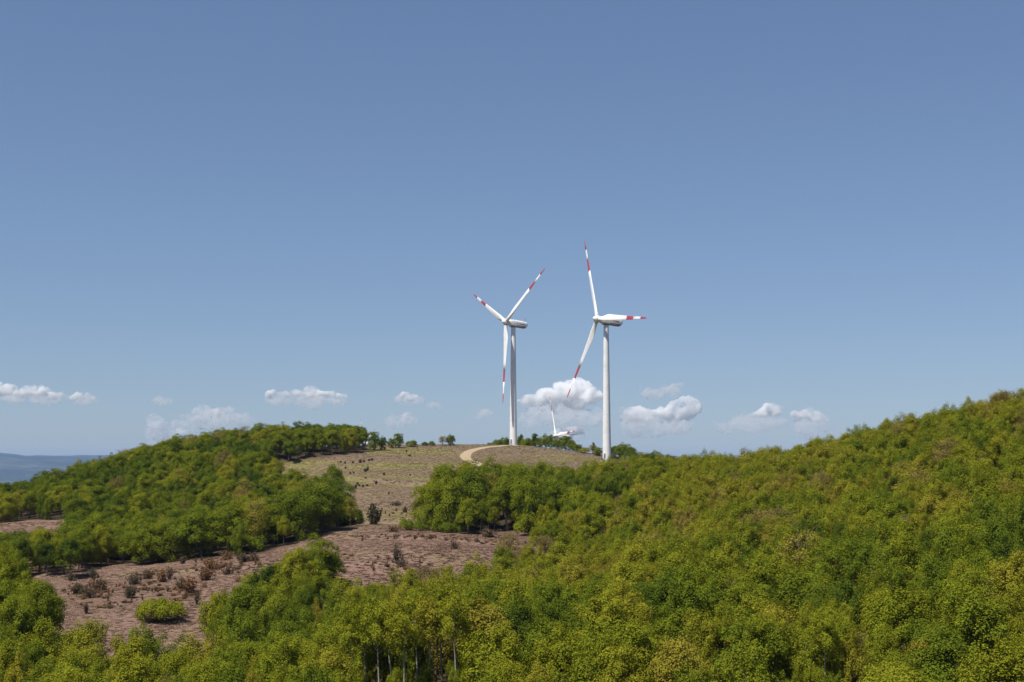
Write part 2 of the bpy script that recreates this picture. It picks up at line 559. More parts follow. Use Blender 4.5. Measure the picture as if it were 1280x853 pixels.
BR = 45.0
R_ = [1.0, 2.2, 3.6, 5.5, 7.5, 9.5, 12, 15, 19, 23, 27.5, 30.5, 33.3, 36.5, 39.6, 42, 43.6, 44.6, 45.0]
def blade_ring(r):
    ch = np.interp(r, [1, 2.2, 3.6, 5.5, 7.5, 9.5, 12, 19, 27.5, 36, 42, 44.6, 45], [1.9, 1.9, 2.05, 2.65, 3.25, 3.45, 3.25, 2.55, 1.9, 1.35, .95, .6, .25])
    th = np.interp(r, [1, 2.2, 5.5, 9.5, 15, 27, 45], [1, 1, .62, .36, .27, .21, .17])
    tw = -R(np.interp(r, [1, 6, 12, 22, 36, 45], [14, 14, 9, 4, 1, 0]))
    t = np.arange(18) * 2 * np.pi / 18
    circ = np.interp(r, [1, 3, 9.5], [1, 1, 0])
    # chord axis y, thickness axis x; the blunt edge leads
    yy = np.cos(t) * .5
    yy = yy - (1 - circ) * 0.18
    xx = np.sin(t) * .5 * th * ((1 - circ) * (0.62 + 0.38 * np.cos(t)) + circ)
    y2, x2 = yy * ch, xx * ch
    bend = 0.0
    return np.stack([x2 * math.cos(tw) - y2 * math.sin(tw) + bend, x2 * math.sin(tw) + y2 * math.cos(tw), np.full(18, r)], 1)

def blade_piece(r0, r1, cap=(True, True)):
    rs = [r0] + [r for r in R_ if r0 < r < r1] + [r1]
    return loft([blade_ring(r) for r in rs], cap=cap)

c1, c2, c3 = .61 * BR, .742 * BR, .885 * BR
v, f = join([blade_piece(1.0, c1), blade_piece(c2, c3)])
ME_BLADE = raw_mesh('blade', v, f, [M_WHITE], smooth=True)
ME_BAND = [raw_mesh('red_band', *blade_piece(c1, c2), [M_RED], smooth=True), raw_mesh('red_band', *blade_piece(c3, BR), [M_RED], smooth=True)]

HUB_Z = 67.0
tt = np.arange(40) * 2 * np.pi / 40
def ring_xy(r, z, n=40, ox=0.0):
    t = np.arange(n) * 2 * np.pi / n
    return np.stack([ox + r * np.cos(t), r * np.sin(t), np.full(n, z)], 1)
trings = []
for z in np.linspace(-2.5, 64.6, 12):
    rad = np.interp(z, [-2.5, 22, 64.6], [2.08, 1.78, 1.22])
    trings.append(ring_xy(rad, z))
ME_TOWER = raw_mesh('tower', *loft(trings), [M_WHITE], smooth=True)
fl = []
for z in (22.0, 43.5, 64.2):
    rad = np.interp(z, [-2.5, 22, 64.6], [2.08, 1.78, 1.22])
    fl.append(loft([ring_xy(rad + .035, z - .09), ring_xy(rad + .035, z + .09)]))
ME_FLANGE = [raw_mesh('flange', *q, [M_WHITE]) for q in fl]

# nacelle, axis along local +x (towards the hub)
def nring(x, w, zt, zb, e=0.30):
    t = np.arange(24) * 2 * np.pi / 24
    c, s = np.cos(t), np.sin(t)
    y = np.sign(c) * np.abs(c) ** e * w / 2
    y = np.where(s > 0, np.sign(c) * np.abs(c) ** .62 * w / 2, y)
    z = np.where(s >= 0, np.abs(s) ** .8 * zt, -np.abs(s) ** e * -zb)
    return np.stack([np.full(24, x), y, z], 1)
nr_ = [nring(3.55, 2.1, 1.15, -1.15, .6), nring(3.35, 2.5, 1.35, -1.35, .45), nring(2.2, 3.2, 1.62, -1.75), nring(0, 3.45, 1.78, -1.95), nring(-4, 3.45, 1.72, -1.95),
       nring(-7.6, 3.2, 1.52, -1.62), nring(-8.2, 3.0, 1.42, -1.25, .38), nring(-8.45, 2.6, 1.15, -.8, .45)]
ME_NAC = raw_mesh('nacelle', *loft(nr_), [M_WHITE], smooth=True)
ME_BELLY = raw_mesh('underside_panel', *join([boxm(-4.6, 0, -1.86, 5.6, 2.9, .34), boxm(-.1, 0, -1.98, 3.2, 2.9, .30)]), [M_GREY])
ME_STRIPE = raw_mesh('side_stripe', *join([boxm(-4.2, s * 1.70, -1.36, 5.2, .10, .36) for s in (-1, 1)]), [M_RUST])
ME_YAW = raw_mesh('yaw_collar', *loft([ring_xy(1.24, -2.45), ring_xy(1.34, -1.80)]), [M_GREY], smooth=True)
ME_MAST = raw_mesh('wind_mast', *join([tube((-7.0, .5, 1.45), (-7.0, .5, 3.0), .06, .05), tube((-7.3, .5, 2.95), (-6.7, .5, 2.95), .05, .05), boxm(-7.3, .5, 3.1, .2, .2, .22), boxm(-6.7, .5, 3.1, .2, .2, .22)]), [M_GREY])
ME_HATCH = raw_mesh('roof_hatch', *join([boxm(-2.6, 0, 1.80, 2.4, 1.5, .16), boxm(-5.6, -.3, 1.74, .9, .9, .3)]), [M_WHITE])
ME_EMBLEM, ME_LETTER = [], []                         # a small emblem, then a word too small to read in the photo
for s in (-1, 1):
    ME_EMBLEM.append(raw_mesh('emblem', *join([boxm(-1.2, s * 1.70, .10, .16, .06, .75), boxm(-1.50, s * 1.70, -.12, .48, .06, .16), boxm(-1.80, s * 1.70, .05, .14, .06, .50)]), [M_DARK]))
    lt = [boxm(-4.45, s * 1.70, -.32, 3.3, .05, .05)]
    for k, (w_, h_) in enumerate([(.42, .70), (.36, .44), (.46, .44), (.38, .44), (.34, .44), (.38, .46)]):
        x0 = -3.05 - k * .56
        lt += [boxm(x0, s * 1.70, h_ / 2 - .34, .14, .06, h_), boxm(x0 - .18, s * 1.70, h_ - .42, w_ * .8, .06, .14), boxm(x0 - .32, s * 1.70, h_ / 2 - .34, .12, .06, h_ * .8)]
    ME_LETTER.append(raw_mesh('lettering', *join(lt), [M_DARK]))
hr = [ring_xy(r, z, 28) for z, r in ((3.62, 1.45), (3.75, 1.6), (4.5, 1.78), (5.3, 1.72), (6.0, 1.42), (6.6, .98), (7.05, .5), (7.22, .12))]
hv, hf = loft(hr)
hv = np.stack([hv[:, 2], hv[:, 0], hv[:, 1]], 1)
ME_HUB = raw_mesh('hub', hv, hf, [M_WHITE], smooth=True)
ME_CUFF = raw_mesh('blade_collar', *loft([ring_xy(1.02, .9, 24), ring_xy(1.02, 1.75, 24)]), [M_GREY], smooth=True)
for me in (ME_NAC, ME_TOWER, ME_HUB):
    me.set_sharp_from_angle(angle=R(50))

def door_mesh():
    v, f = [], []
    parts = []
    for z0, z1 in ((1.1, 3.3),):
        a = np.linspace(-.24, .24, 7)
        inner = [(2.0 * math.cos(t), 2.0 * math.sin(t), z) for z in (z0, z1) for t in a]
        outer = [(2.12 * math.cos(t), 2.12 * math.sin(t), z) for z in (z0, z1) for t in a]
        v = np.array(inner + outer)
        f = [[14 + i, 15 + i, 22 + i, 21 + i] for i in range(6)] + [[i, 7 + i, 8 + i, 1 + i] for i in range(6)]
        f += [[i, i + 1, i + 15, i + 14] for i in range(6)] + [[7 + i, 21 + i, 22 + i, 8 + i] for i in range(6)]
        f += [[0, 14, 21, 7], [6, 13, 27, 20]]
    return v, f
ME_DOOR = raw_mesh('door', *door_mesh(), [M_GREY])
ME_STEPS = raw_mesh('steps', *join([boxm(3.0 - .0, 0, .95, 1.5, 1.3, .1)] + [boxm(3.9 + .28 * i, 0, .78 - .22 * i, .3, 1.2, .06) for i in range(4)] +
                                     [tube((2.3, s * .62, .9), (2.3, s * .62, 2.0), .03, .03, 6) for s in (-1, 1)] + [tube((3.7, s * .62, .9), (3.7, s * .62, 2.0), .03, .03, 6) for s in (-1, 1)] +
                                     [tube((2.3, s * .62, 2.0), (3.7, s * .62, 2.0), .03, .03, 6) for s in (-1, 1)]), [M_GREY])
ME_FOOT = raw_mesh('foundation', *loft([ring_xy(3.1, -1.8), ring_xy(3.1, .12), ring_xy(2.9, .2)]), [M_CONC])

def turbine(label, base, phi, a0, door_az=R(235)):
    t = thing('wind_turbine', label, 'wind turbine', base, 0, 1, 'white wind turbines on the hills')
    obj('tower', ME_TOWER, t)
    tw = [o for o in t.children if o.name.startswith('tower')][0]
    for q in ME_FLANGE:
        obj('flange', q, tw)
    d = obj('door', ME_DOOR, t); d.rotation_euler.z = door_az
    s = obj('steps', ME_STEPS, t); s.rotation_euler.z = door_az
    obj('foundation', ME_FOOT, t)
    nvec = Vector((-math.sin(phi), -math.cos(phi), 0))
    yaw = math.atan2(nvec.y, nvec.x)
    tilt = R(5)
    top = Matrix.Translation((0, 0, HUB_Z)) @ Matrix.Rotation(yaw, 4, 'Z') @ Matrix.Rotation(-tilt, 4, 'Y')
    na = obj('nacelle', ME_NAC, t); na.matrix_local = top
    for nm, me in (('underside_panel', ME_BELLY), ('side_stripe', ME_STRIPE), ('wind_mast', ME_MAST), ('roof_hatch', ME_HATCH), ('lettering', ME_LETTER[0]), ('lettering', ME_LETTER[1]), ('emblem', ME_EMBLEM[0]), ('emblem', ME_EMBLEM[1])):
        obj(nm, me, na)
    yw = obj('yaw_collar', ME_YAW, t); yw.location = (0, 0, HUB_Z)
    hb = obj('hub', ME_HUB, t); hb.matrix_local = top
    for k in range(3):
        a = a0 + k * 2 * math.pi / 3
        # local frame: x rotor axis, z up, y to the viewer's left of the rotor seen from the nacelle; a turns towards the near side
        m = top @ Matrix.Translation((4.75, 0, 0)) @ Matrix.Rotation(-a, 4, 'X') @ Matrix.Rotation(R(-.3), 4, 'Y')
        b = obj('blade', ME_BLADE, t); b.matrix_local = m
        for q in ME_BAND:
            obj('red_band', q, b)
        obj('blade_collar', ME_CUFF, b)
    return t

def turbine_at(px, py, d, *a, **k):
    p = pix(px, py, d)
    return turbine(*a[:1], (p[0], p[1], p[2]), *a[1:], **k)

def hub_base(px, py, d):
    p = pix(px, py, d)
    return (p[0], p[1], p[2] - HUB_Z)

bR = hub_base(757.6, 400.5, 678)
bL = hub_base(641.6, 404.0, 776)
turbine('white wind turbine behind the treetops, one red-banded blade pointing level to the right', bR, R(64), R(-25))
turbine('white wind turbine with red-banded blades standing bare on the grassy crest beside the dirt road', bL, R(60), R(56))
b3 = hub_base(701, 545.5, 1270)
turbine('distant wind turbine half hidden behind the bushy crest between the two big turbines', b3, R(71), R(-34))
b4 = hub_base(461, 555, 1600)
turbine('farthest wind turbine, only red-banded blade ends showing above the wood on the ridge', b4, R(71), R(-49.4))
print('turbine ground gap', [round(float(height(np.array([b[0]]), np.array([b[1]]))[0] - b[2]), 2) for b in (bR, bL, b3, b4)])

# ------------------------------------------------------------------ trees
def rot_frame(n):
    a = np.where(np.abs(n[:, 2:3]) < .95, np.array([[0, 0, 1.0]]), np.array([[1.0, 0, 0]]))
    u = np.cross(n, a)
    u /= np.linalg.norm(u, axis=1)[:, None] + 1e-9
    return u, np.cross(n, u)

def unit(v):
    return v / (np.linalg.norm(v, axis=1)[:, None] + 1e-9)

def crown(seed, rx, rz, cz, n_bough, n_leaf, bough=1.15, leaf=0.20, lobes=0.30, egg=0.0, flat=.86, low=-1.0, loose=.16, wid=1.0):
    """a crown of boughs: each bough is a leafy pad, domed on top, open and dark below"""
    g = np.random.default_rng(seed)
    i = np.arange(n_bough) + .5
    ph = np.pi * (1 + 5 ** .5) * i + g.uniform(0, 6)
    ct = 1 - (1 - low) * i / n_bough
    d = np.stack([np.cos(ph) * np.sqrt(1 - ct ** 2), np.sin(ph) * np.sqrt(1 - ct ** 2), ct], 1)
    d = unit(d + g.normal(0, .20, d.shape))
    lob = 1 + lobes * noise3(d * 1.7 + seed * 3.1, seed) * 1.6
    rad = g.uniform(.62, 1.0, n_bough)
    rad[::5] *= .55                                      # some boughs fill the inside
    e = 1 - egg * d[:, 2]
    c = np.stack([d[:, 0] * rx * e, d[:, 1] * rx * e, d[:, 2] * rz], 1) * (lob * rad)[:, None]
    c = c - d * bough * .25
    c[:, 2] += cz
    nrm = unit(d * .62 + np.array([0, 0, .75]) + g.normal(0, .22, d.shape))
    o_ = d * np.array([1, 1, .3])
    u = unit(o_ - nrm * (o_ * nrm).sum(1)[:, None])
    w = np.cross(nrm, u)
    br = bough * g.uniform(.62, 1.30, n_bough)
    P, Nn = [], []
    for b in range(n_bough):
        m = max(int(n_leaf * (br[b] / bough) ** 2), 20)
        t = g.uniform(0, 2 * np.pi, m)
        zz = g.uniform(-.28, 1, m)
        q = np.sqrt(np.clip(1 - zz ** 2, 0, 1))
        dd = np.stack([q * np.cos(t), q * np.sin(t), zz], 1)
        # frayed outline: fingers of twigs push out of the pad
        fr = 1 + .34 * noise3(dd * 2.6 + b * 1.7 + seed, seed + b) * 1.5
        r = fr * np.where(g.uniform(0, 1, m) < .8, g.uniform(.80, 1.04, m), g.uniform(.2, .8, m)) * (1 + (g.uniform(0, 1, m) < loose) * g.uniform(0, .35, m))
        l = dd * r[:, None] * np.array([1.12 * wid, .90 * wid, flat]) * br[b]
        P.append(c[b] + u[b] * l[:, :1] + w[b] * l[:, 1:2] + nrm[b] * l[:, 2:])
        Nn.append(unit(u[b] * dd[:, :1] * .6 + w[b] * dd[:, 1:2] * .6 + nrm[b] * (.45 + .55 * dd[:, 2:]) + g.normal(0, .33, (m, 3))))
    p, ln = np.concatenate(P), np.concatenate(Nn)
    # leading shoots feather the top of the crown
    up = g.uniform(0, 1, len(p)) < .05
    p[up, 2] += g.uniform(.1, .75, up.sum())
    lu, lw = rot_frame(ln)
    a = g.uniform(0, 2 * np.pi, len(p))
    x_ = lu * np.cos(a)[:, None] + lw * np.sin(a)[:, None]
    y_ = np.cross(ln, x_)
    s = leaf * g.uniform(.65, 1.35, len(p))[:, None] * .5
    q = np.stack([p + x_ * s * 1.25, p + y_ * s * .8 + ln * s * .2, p - x_ * s * 1.25, p - y_ * s * .8 + ln * s * .2], 1).reshape(-1, 3)
    return q, np.arange(len(q)).reshape(-1, 4)

def limbs(seed, h, r0, z1, n_limb, reach, up=0.8, twigs=0, bend=.35):
    """a tapered, slightly bent trunk with limbs (and twigs)"""
    g = np.random.default_rng(seed + 500)
    parts, P = [], []
    n = 7
    zz = np.linspace(-1.2, h, n)
    ox, oy = np.cumsum(g.normal(0, bend * .3, n)), np.cumsum(g.normal(0, bend * .3, n))
    ox, oy = ox - ox[1], oy - oy[1]
    rad = r0 * np.interp(zz, [-1.2, 0, .8, h], [1.5, 1.25, 1.0, .16])
    rings = []
    for i in range(n):
        t = np.arange(7) * 2 * np.pi / 7
        rings.append(np.stack([ox[i] + rad[i] * np.cos(t), oy[i] + rad[i] * np.sin(t), np.full(7, zz[i])], 1))
    parts.append(loft(rings))
    for k in range(n_limb):
        z = z1 + (h * .92 - z1) * (k + .5) / n_limb
        a = k * 2.4 + g.uniform(0, .8)
        L = reach * g.uniform(.6, 1.05) * (1.15 - .75 * (z - z1) / max(h - z1, .1))
        b = np.array((np.interp(z, zz, ox), np.interp(z, zz, oy), z))
        d = np.array((math.cos(a), math.sin(a), up * g.uniform(.5, 1.2)))
        d /= np.linalg.norm(d)
        mid = b + d * L * .55
        end = mid + (d + np.array((0, 0, .35))) * L * .45
        rb = r0 * .42 * np.interp(z, [z1, h], [1, .4])
        parts += [tube(b, mid, rb, rb * .6, 5), tube(mid, end, rb * .6, rb * .18, 5)]
        for q in range(twigs):
            s = b + (end - b) * g.uniform(.35, 1)
            e = s + (g.normal(0, .5, 3) + d * .7 + np.array((0, 0, .5))) * g.uniform(.6, 1.3)
            parts.append(tube(s, e, .035, .015, 3))
    return join(parts)

# kind: (crown args), (limb args), bark, height of the model
KINDS = {}
def add_kind(key, cr, lb, bark, H, leafmat=None):
    cv, cf = cr
    lv, lf = lb
    lm = leafmat or M_LEAF
    mc = raw_mesh('crown', cv, cf, [lm])
    mt = raw_mesh('trunk', lv, lf, [bark], smooth=True)
    allv = np.concatenate([cv, lv])
    fl_ = [list(q) for q in cf] + [[i + len(cv) for i in q] for q in lf]
    mj = raw_mesh('tree_' + key, allv, fl_, [lm, bark], [0] * len(cf) + [1] * len(lf))
    KINDS[key] = dict(crown=mc, trunk=mt, joint=mj, H=H, w=float(np.percentile(np.hypot(cv[:, 0], cv[:, 1]), 96)), lo=float(np.percentile(cv[:, 2], 3)))

for s in range(6):
    add_kind(f'round{s}', crown(s + 1, 2.7 + .3 * (s % 3), 4.7, 7.2, 44 + 4 * (s % 2), 330, .98, leaf=.17, lobes=.34, egg=.18, low=-.85), limbs(s, 9.2, .22, 3.4, 8, 2.4), M_BARK, 12.2)
for s in range(6):                       # crowns of upswept plumes, the common habit of the right slope
    add_kind(f'plume{s}', crown(s + 141, 2.6 + .3 * (s % 3), 4.5, 7.2, 66 + 6 * (s % 2), 230, .92, leaf=.16, lobes=.36, egg=.12, low=-.85, flat=1.45, wid=.66, loose=.22), limbs(s + 140, 9.4, .22, 3.4, 8, 2.4), M_BARK, 12.2)
for s in range(4):
    add_kind(f'wide{s}', crown(s + 21, 4.0, 4.9, 5.5, 78, 330, 1.06, leaf=.17, lobes=.32, egg=.16, low=-1.0), limbs(s + 20, 9.2, .26, 1.6, 9, 3.4), M_BARK, 11.0)
for s in range(3):
    add_kind(f'sparse{s}', crown(s + 41, 2.7, 4.6, 7.4, 38, 150, 1.05, leaf=.17, lobes=.34, flat=.8, loose=.3), limbs(s + 40, 11.4, .2, 3.2, 11, 2.6, twigs=9), M_TWIG, 12.2)
for s in range(3):
    add_kind(f'tall{s}', crown(s + 61, 2.1, 5.4, 11.2, 40, 230, .85, leaf=.16, lobes=.40, egg=.02, flat=1.2, wid=.8), limbs(s + 60, 13.4, .27, 5.0, 10, 1.9, bend=.5), M_PALE, 16.8)
for s in range(3):
    add_kind(f'stem{s}', crown(s + 161, 2.0, 3.5, 13.2, 30, 230, .85, leaf=.16, lobes=.40, egg=.0, flat=1.2, wid=.8), limbs(s + 160, 13.6, .17, 9.4, 8, 1.5, bend=.6), M_PALE, 16.9)
for s in range(2):
    add_kind(f'slim{s}', crown(s + 81, 1.5, 3.9, 4.9, 26, 190, .80, lobes=.34, egg=.3, leaf=.19), limbs(s + 80, 7.8, .16, 1.5, 8, 1.3), M_BARK, 9.0)
for s in range(3):
    add_kind(f'bush{s}', crown(s + 91, 2.3, 1.6, 1.6, 24, 210, .85, lobes=.28, low=-.5), limbs(s + 90, 2.4, .09, .4, 7, 1.9), M_TWIG, 3.6)
for s in range(2):
    add_kind(f'dome{s}', crown(s + 121, 4.6, 2.4, 2.3, 70, 230, 1.0, lobes=.16, low=-.6), limbs(s + 120, 3.6, .16, .6, 9, 3.6), M_BARK, 5.3)
KEYS = list(KINDS)

T = []   # x, y, z, scale, kind, tone, rot, region
def add_tree(x, y, h, kind, tone, region, wide=1.0, z=None):
    zz = float(height(np.array([x]), np.array([y]))[0]) if z is None else z
    T.append(dict(x=float(x), y=float(y), z=zz - .15, s=h / KINDS[kind]['H'], w=wide, kind=kind, tone=float(tone), rot=random.uniform(0, 6.28), reg=region))

def place(px, top, foot, kind, tone, region, wide=None, d=None):
    """a tree whose foot and top are read off the photo; the foot stands where that sight line meets the ground"""
    p = hit(px, foot) if d is None else pix(px, foot, d)
    z = None
    if d is not None:
        p[2] = float(height(np.array([p[0]]), np.array([p[1]]))[0])
    ty = pix(px, top, p[1])[2]
    h = max(ty - p[2], 1.0)
    w = 1.0
    if wide:
        w = (wide / F * p[1] / 2) / (KINDS[kind]['w'] * h / KINDS[kind]['H'])
    add_tree(p[0], p[1], h, kind, tone, region, w)

# --- trees standing singly or in small groups, read off the photo
for a in [
    (467, 536, 563, 'wide0', .26, 'ridge', 16), (478, 544, 562.5, 'wide2', .22, 'ridge', 12), (489, 546, 560, 'wide1', .42, 'ridge', 10), (498, 539, 560, 'wide0', .34, 'ridge', 14),
    (515, 550, 558.5, 'bush0', .35, 'ridge', 16), (531, 552, 557.5, 'bush1', .25, 'ridge', 9), (540, 551, 557.5, 'bush2', .28, 'ridge', 9),
    (553, 544, 557, 'sparse0', .76, 'ridge', 14), (563, 542, 557, 'wide2', .24, 'ridge', 13)]:
    place(*a)
for (px, top, kind, tone, w, d) in [(622, 549, 'bush1', .36, 15, 800), (632, 546, 'bush0', .38, 15, 805), (651, 540, 'wide1', .14, 9, 806), (647, 549, 'bush2', .34, 13, 806), (657, 548, 'bush0', .4, 16, 798),
                                    (660, 547, 'bush1', .35, 16, 794), (668.5, 539, 'wide0', .22, 10, 790), (675, 545, 'wide2', .30, 13, 784), (682, 542, 'wide3', .42, 12, 777), (689, 541, 'wide1', .28, 11, 771),
                                    (697, 547, 'wide3', .36, 16, 768), (707, 542, 'wide1', .32, 21, 764), (715, 548, 'wide2', .3, 13, 757), (722, 554, 'wide0', .38, 15, 750), (731, 559, 'bush2', .58, 16, 745), (741, 555, 'sparse0', .82, 14, 742),
                                    (742, 551, 'slim0', .05, 6, 744), (748, 558, 'wide0', .32, 14, 735), (768, 555, 'wide1', .30, 20, 728), (778, 552, 'wide2', .36, 22, 725), (788, 556, 'wide2', .28, 20, 720), (800, 564, 'sparse1', .80, 20, 705), (809, 566, 'wide0', .4, 20, 695),
                                    (818, 563, 'wide3', .36, 17, 690), (828, 567, 'sparse2', .82, 18, 680), (840, 567, 'wide0', .4, 20, 660), (852, 569, 'wide3', .42, 22, 650), (866, 568, 'wide0', .4, 20, 640),
                                    (584, 556, 'bush0', .2, 8, 806), (595, 555, 'bush1', .2, 10, 806), (604, 555, 'bush2', .2, 11, 806), (612, 553, 'bush0', .3, 11, 804)]:
    place(px, top, 575, kind, tone, 'crest', w, d)
# group of big edge trees against the field
for a in [(318, 712, 748, 'wide0', .45, 'island', 44), (345, 698, 742, 'wide1', .42, 'island', 46), (372, 684, 738, 'wide2', .40, 'island', 50), (398, 668, 734, 'wide3', .34, 'island', 54), (408, 686, 728, 'wide0', .22, 'island', 44), (362, 712, 752, 'wide1', .4, 'island', 46),
          (330, 722, 760, 'wide2', .5, 'island', 46), (390, 702, 748, 'wide3', .38, 'island', 50)]:
    place(*a)
for a in [(8, 716, 800, 'wide1', .40, 'corner', 62), (30, 712, 796, 'wide2', .46, 'corner', 60), (48, 714, 806, 'wide0', .38, 'corner', 60), (58, 728, 800, 'wide3', .34, 'corner', 46), (22, 735, 815, 'wide3', .44, 'corner', 60), (-14, 720, 806, 'wide0', .4, 'corner', 60)]:
    place(*a)
place(201, 744, 776, 'dome0', .50, 'lone', 62)
# right front edge of the left wood: full crowns reaching to the grass
for a in [(20, 657, 708, 'wide0', .30, 'wood edge', 52), (-8, 660, 710, 'wide2', .34, 'wood edge', 46), (52, 656, 706, 'wide1', .33, 'wood edge', 52), (86, 648, 703, 'wide2', .36, 'wood edge', 44), (120, 644, 701, 'wide3', .42, 'wood edge', 46), (152, 642, 700, 'wide1', .4, 'wood edge', 40),
          (180, 646, 706, 'wide0', .42, 'wood edge', 56), (215, 640, 702, 'wide1', .38, 'wood edge', 58), (252, 632, 697, 'wide2', .36, 'wood edge', 60), (288, 626, 692, 'wide3', .34, 'wood edge', 58), (320, 622, 688, 'sparse1', .82, 'wood edge', 40),
          (342, 612, 680, 'wide0', .34, 'wood edge', 54), (372, 604, 675, 'wide1', .28, 'wood edge', 58), (404, 596, 664, 'wide2', .26, 'wood edge', 60), (426, 600, 655, 'wide3', .22, 'wood edge', 40), (416, 575, 640, 'round1', .30, 'wood edge', 32), (398, 590, 640, 'wide1', .32, 'wood edge', 46),
          (440, 633, 655, 'bush1', .3, 'wood edge', 30), (408, 640, 664, 'slim0', .5, 'wood edge', 16), (320, 668, 690, 'bush0', .35, 'wood edge', 26), (412, 634, 664, 'sparse0', .9, 'wood edge', 14)]:
    place(*a)
# the clump under the left turbine
for a in [(536, 598, 662, 'wide0', .46, 'clump', 46), (560, 586, 664, 'wide1', .44, 'clump', 54), (590, 573, 655, 'wide2', .34, 'clump', 56), (615, 572, 640, 'wide3', .40, 'clump', 46), (645, 571, 630, 'wide0', .44, 'clump', 48), (675, 571, 628, 'wide1', .38, 'clump', 48), (705, 577, 628, 'wide2', .46, 'clump', 46), (728, 585, 626, 'round2', .42, 'clump', 36), (758, 578, 620, 'round4', .44, 'clump', 34), (744, 582, 622, 'wide3', .40, 'clump', 34), (772, 576, 622, 'wide1', .38, 'clump', 36), (560, 580, 640, 'wide3', .36, 'clump', 44), (585, 622, 668, 'round0', .45, 'clump', 30), (612, 588, 650, 'sparse2', .8, 'clump', 34), (634, 590, 664, 'round3', .34, 'clump', 44), (658, 585, 664, 'wide3', .36, 'clump', 54), (660, 640, 670, 'bush0', .4, 'clump', 34),
          (508, 648, 663, 'bush1', .4, 'clump', 22), (525, 650, 664, 'bush2', .35, 'clump', 22), (545, 646, 665, 'bush0', .42, 'clump', 22), (560, 652, 666, 'bush1', .3, 'clump', 24), (692, 590, 660, 'wide0', .4, 'clump', 50), (720, 600, 660, 'wide1', .42, 'clump', 50), (575, 646, 667, 'bush2', .3, 'clump', 18)]:
    place(*a)
# tall pale stems in the near wood
for (px, top, d, k, tone) in [(455, 748, 196, 0, .40), (474, 744, 190, 1, .5), (489, 742, 196, 2, .62), (503, 752, 186, 0, .58), (520, 735, 194, 1, .5), (536, 738, 190, 2, .64), (553, 728, 196, 0, .45), (569, 736, 188, 1, .52), (592, 722, 196, 2, .42), (438, 756, 192, 0, .5),
                              (946, 776, 172, 0, .45), (968, 764, 176, 1, .55), (986, 772, 181, 2, .4), (1010, 764, 178, 0, .48), (1032, 758, 174, 1, .5), (1054, 768, 177, 2, .42)]:
    p = pix(px, 800, d)
    zg = float(height(np.array([p[0]]), np.array([d]))[0])
    add_tree(p[0], d, pix(px, top, d)[2] - zg, 'stem%d' % k, tone, 'stems', 1.05)

for k in range(26):                      # saplings in the gaps under the pale stems
    px, d = (random.uniform(445, 600), random.uniform(178, 192)) if k < 16 else (random.uniform(940, 1060), random.uniform(160, 172))
    p = pix(px, 800, d)
    add_tree(p[0], d, random.uniform(5.5, 9.0), 'plume%d' % (k % 6), random.uniform(.25, .5), 'under', .8)

manual = [(t['x'], t['y'], KINDS[t['kind']]['w'] * t['s'] * t['w']) for t in T]
MX = np.array(manual)

# --- the woods: jittered grid, thinned where the photo shows gaps
nc = 60000
cy_ = np.sqrt(rng.uniform(118 ** 2, 770 ** 2, nc))
cx_ = rng.uniform(-1, 1, nc) * (cy_ * .42 + 14)
cr_ = np.where(rng.uniform(0, 1, nc) < .38, rng.uniform(3.2, 4.6, nc), rng.uniform(2.0, 3.2, nc)) * np.interp(cy_, [150, 330, 600], [1.0, .92, .90])
cr_ = cr_[np.r_[np.argsort(-cr_[:nc // 4]), np.arange(nc // 4, nc)]]
grid, jl = {}, []
for a, b, r in zip(cx_.tolist(), cy_.tolist(), cr_.tolist()):
    i0, j0 = int(a // 7), int(b // 7)
    if all((a - p) ** 2 + (b - q) ** 2 > (.85 * (r + t)) ** 2 for i1 in (i0 - 1, i0, i0 + 1) for j1 in (j0 - 1, j0, j0 + 1) for p, q, t in grid.get((i1, j1), ())):
        grid.setdefault((i0, j0), []).append((a, b, r))
        jl.append((a, b, r))
jx, jy, jr = np.array(jl).T
jz = height(jx, jy)
cv_ = cover(jx, jy, jz)
px_, py_ = proj(jx, jy, jz)
dist_m = np.sqrt(((jx[:, None] - MX[:, 0]) ** 2 + (jy[:, None] - MX[:, 1]) ** 2)) / MX[:, 2]
ok = ((cv_ == 0) | ((px_ < 105) & (jy > 372) & (jy < 500))) & (dist_m.min(1) > .8)
ok &= ~((px_ > 455) & (px_ < 760) & (jy > 530))
ok &= ~((px_ < 82) & (px_ > -80) & (jy > 405) & (jy < 497))                   # open crest and the bare shoulder under the turbines
ok &= ~((px_ > 745) & (jy > 600) & (jy - .0 > 615))               # ground beyond the wooded skyline
ok &= ~((px_ > 440) & (px_ < 600) & (jy > 130) & (jy < 186))      # clearing in front of the pale stems
ok &= ~((np.abs(jx - bR[0]) < 9) & (np.abs(jy - bR[1]) < 14))
for gx_, gy_, gr in ((892, 190, 6.5), (955, 200, 4)):       # dark holes in the canopy of the slope
    hx = (gx_ - 640) / F * gy_
    ok &= np.hypot(jx - hx, (jy - gy_)) > gr
dr_ = np.interp(px_, [650, 740, 880], [392, 408, 470])
ok &= ~((px_ > 655) & (px_ < 880) & (jy > dr_) & (jy < dr_ + 24))        # a break between the near slope and the clump behind it
ok &= ~((px_ > 155) & (px_ < 245) & (jy > 256) & (jy < 330))          # the domed bush stands clear
ok &= ~((px_ > 938) & (px_ < 1062) & (jy > 118) & (jy < 172))
jx, jy, jz, px_, py_, jr = jx[ok], jy[ok], jz[ok], px_[ok], py_[ok], jr[ok]
print('woods', len(jx))
patch = fbm(jx / 55.0, jy / 55.0, 90)
patch2 = fbm(jx / 16.0, jy / 16.0, 95, 3)
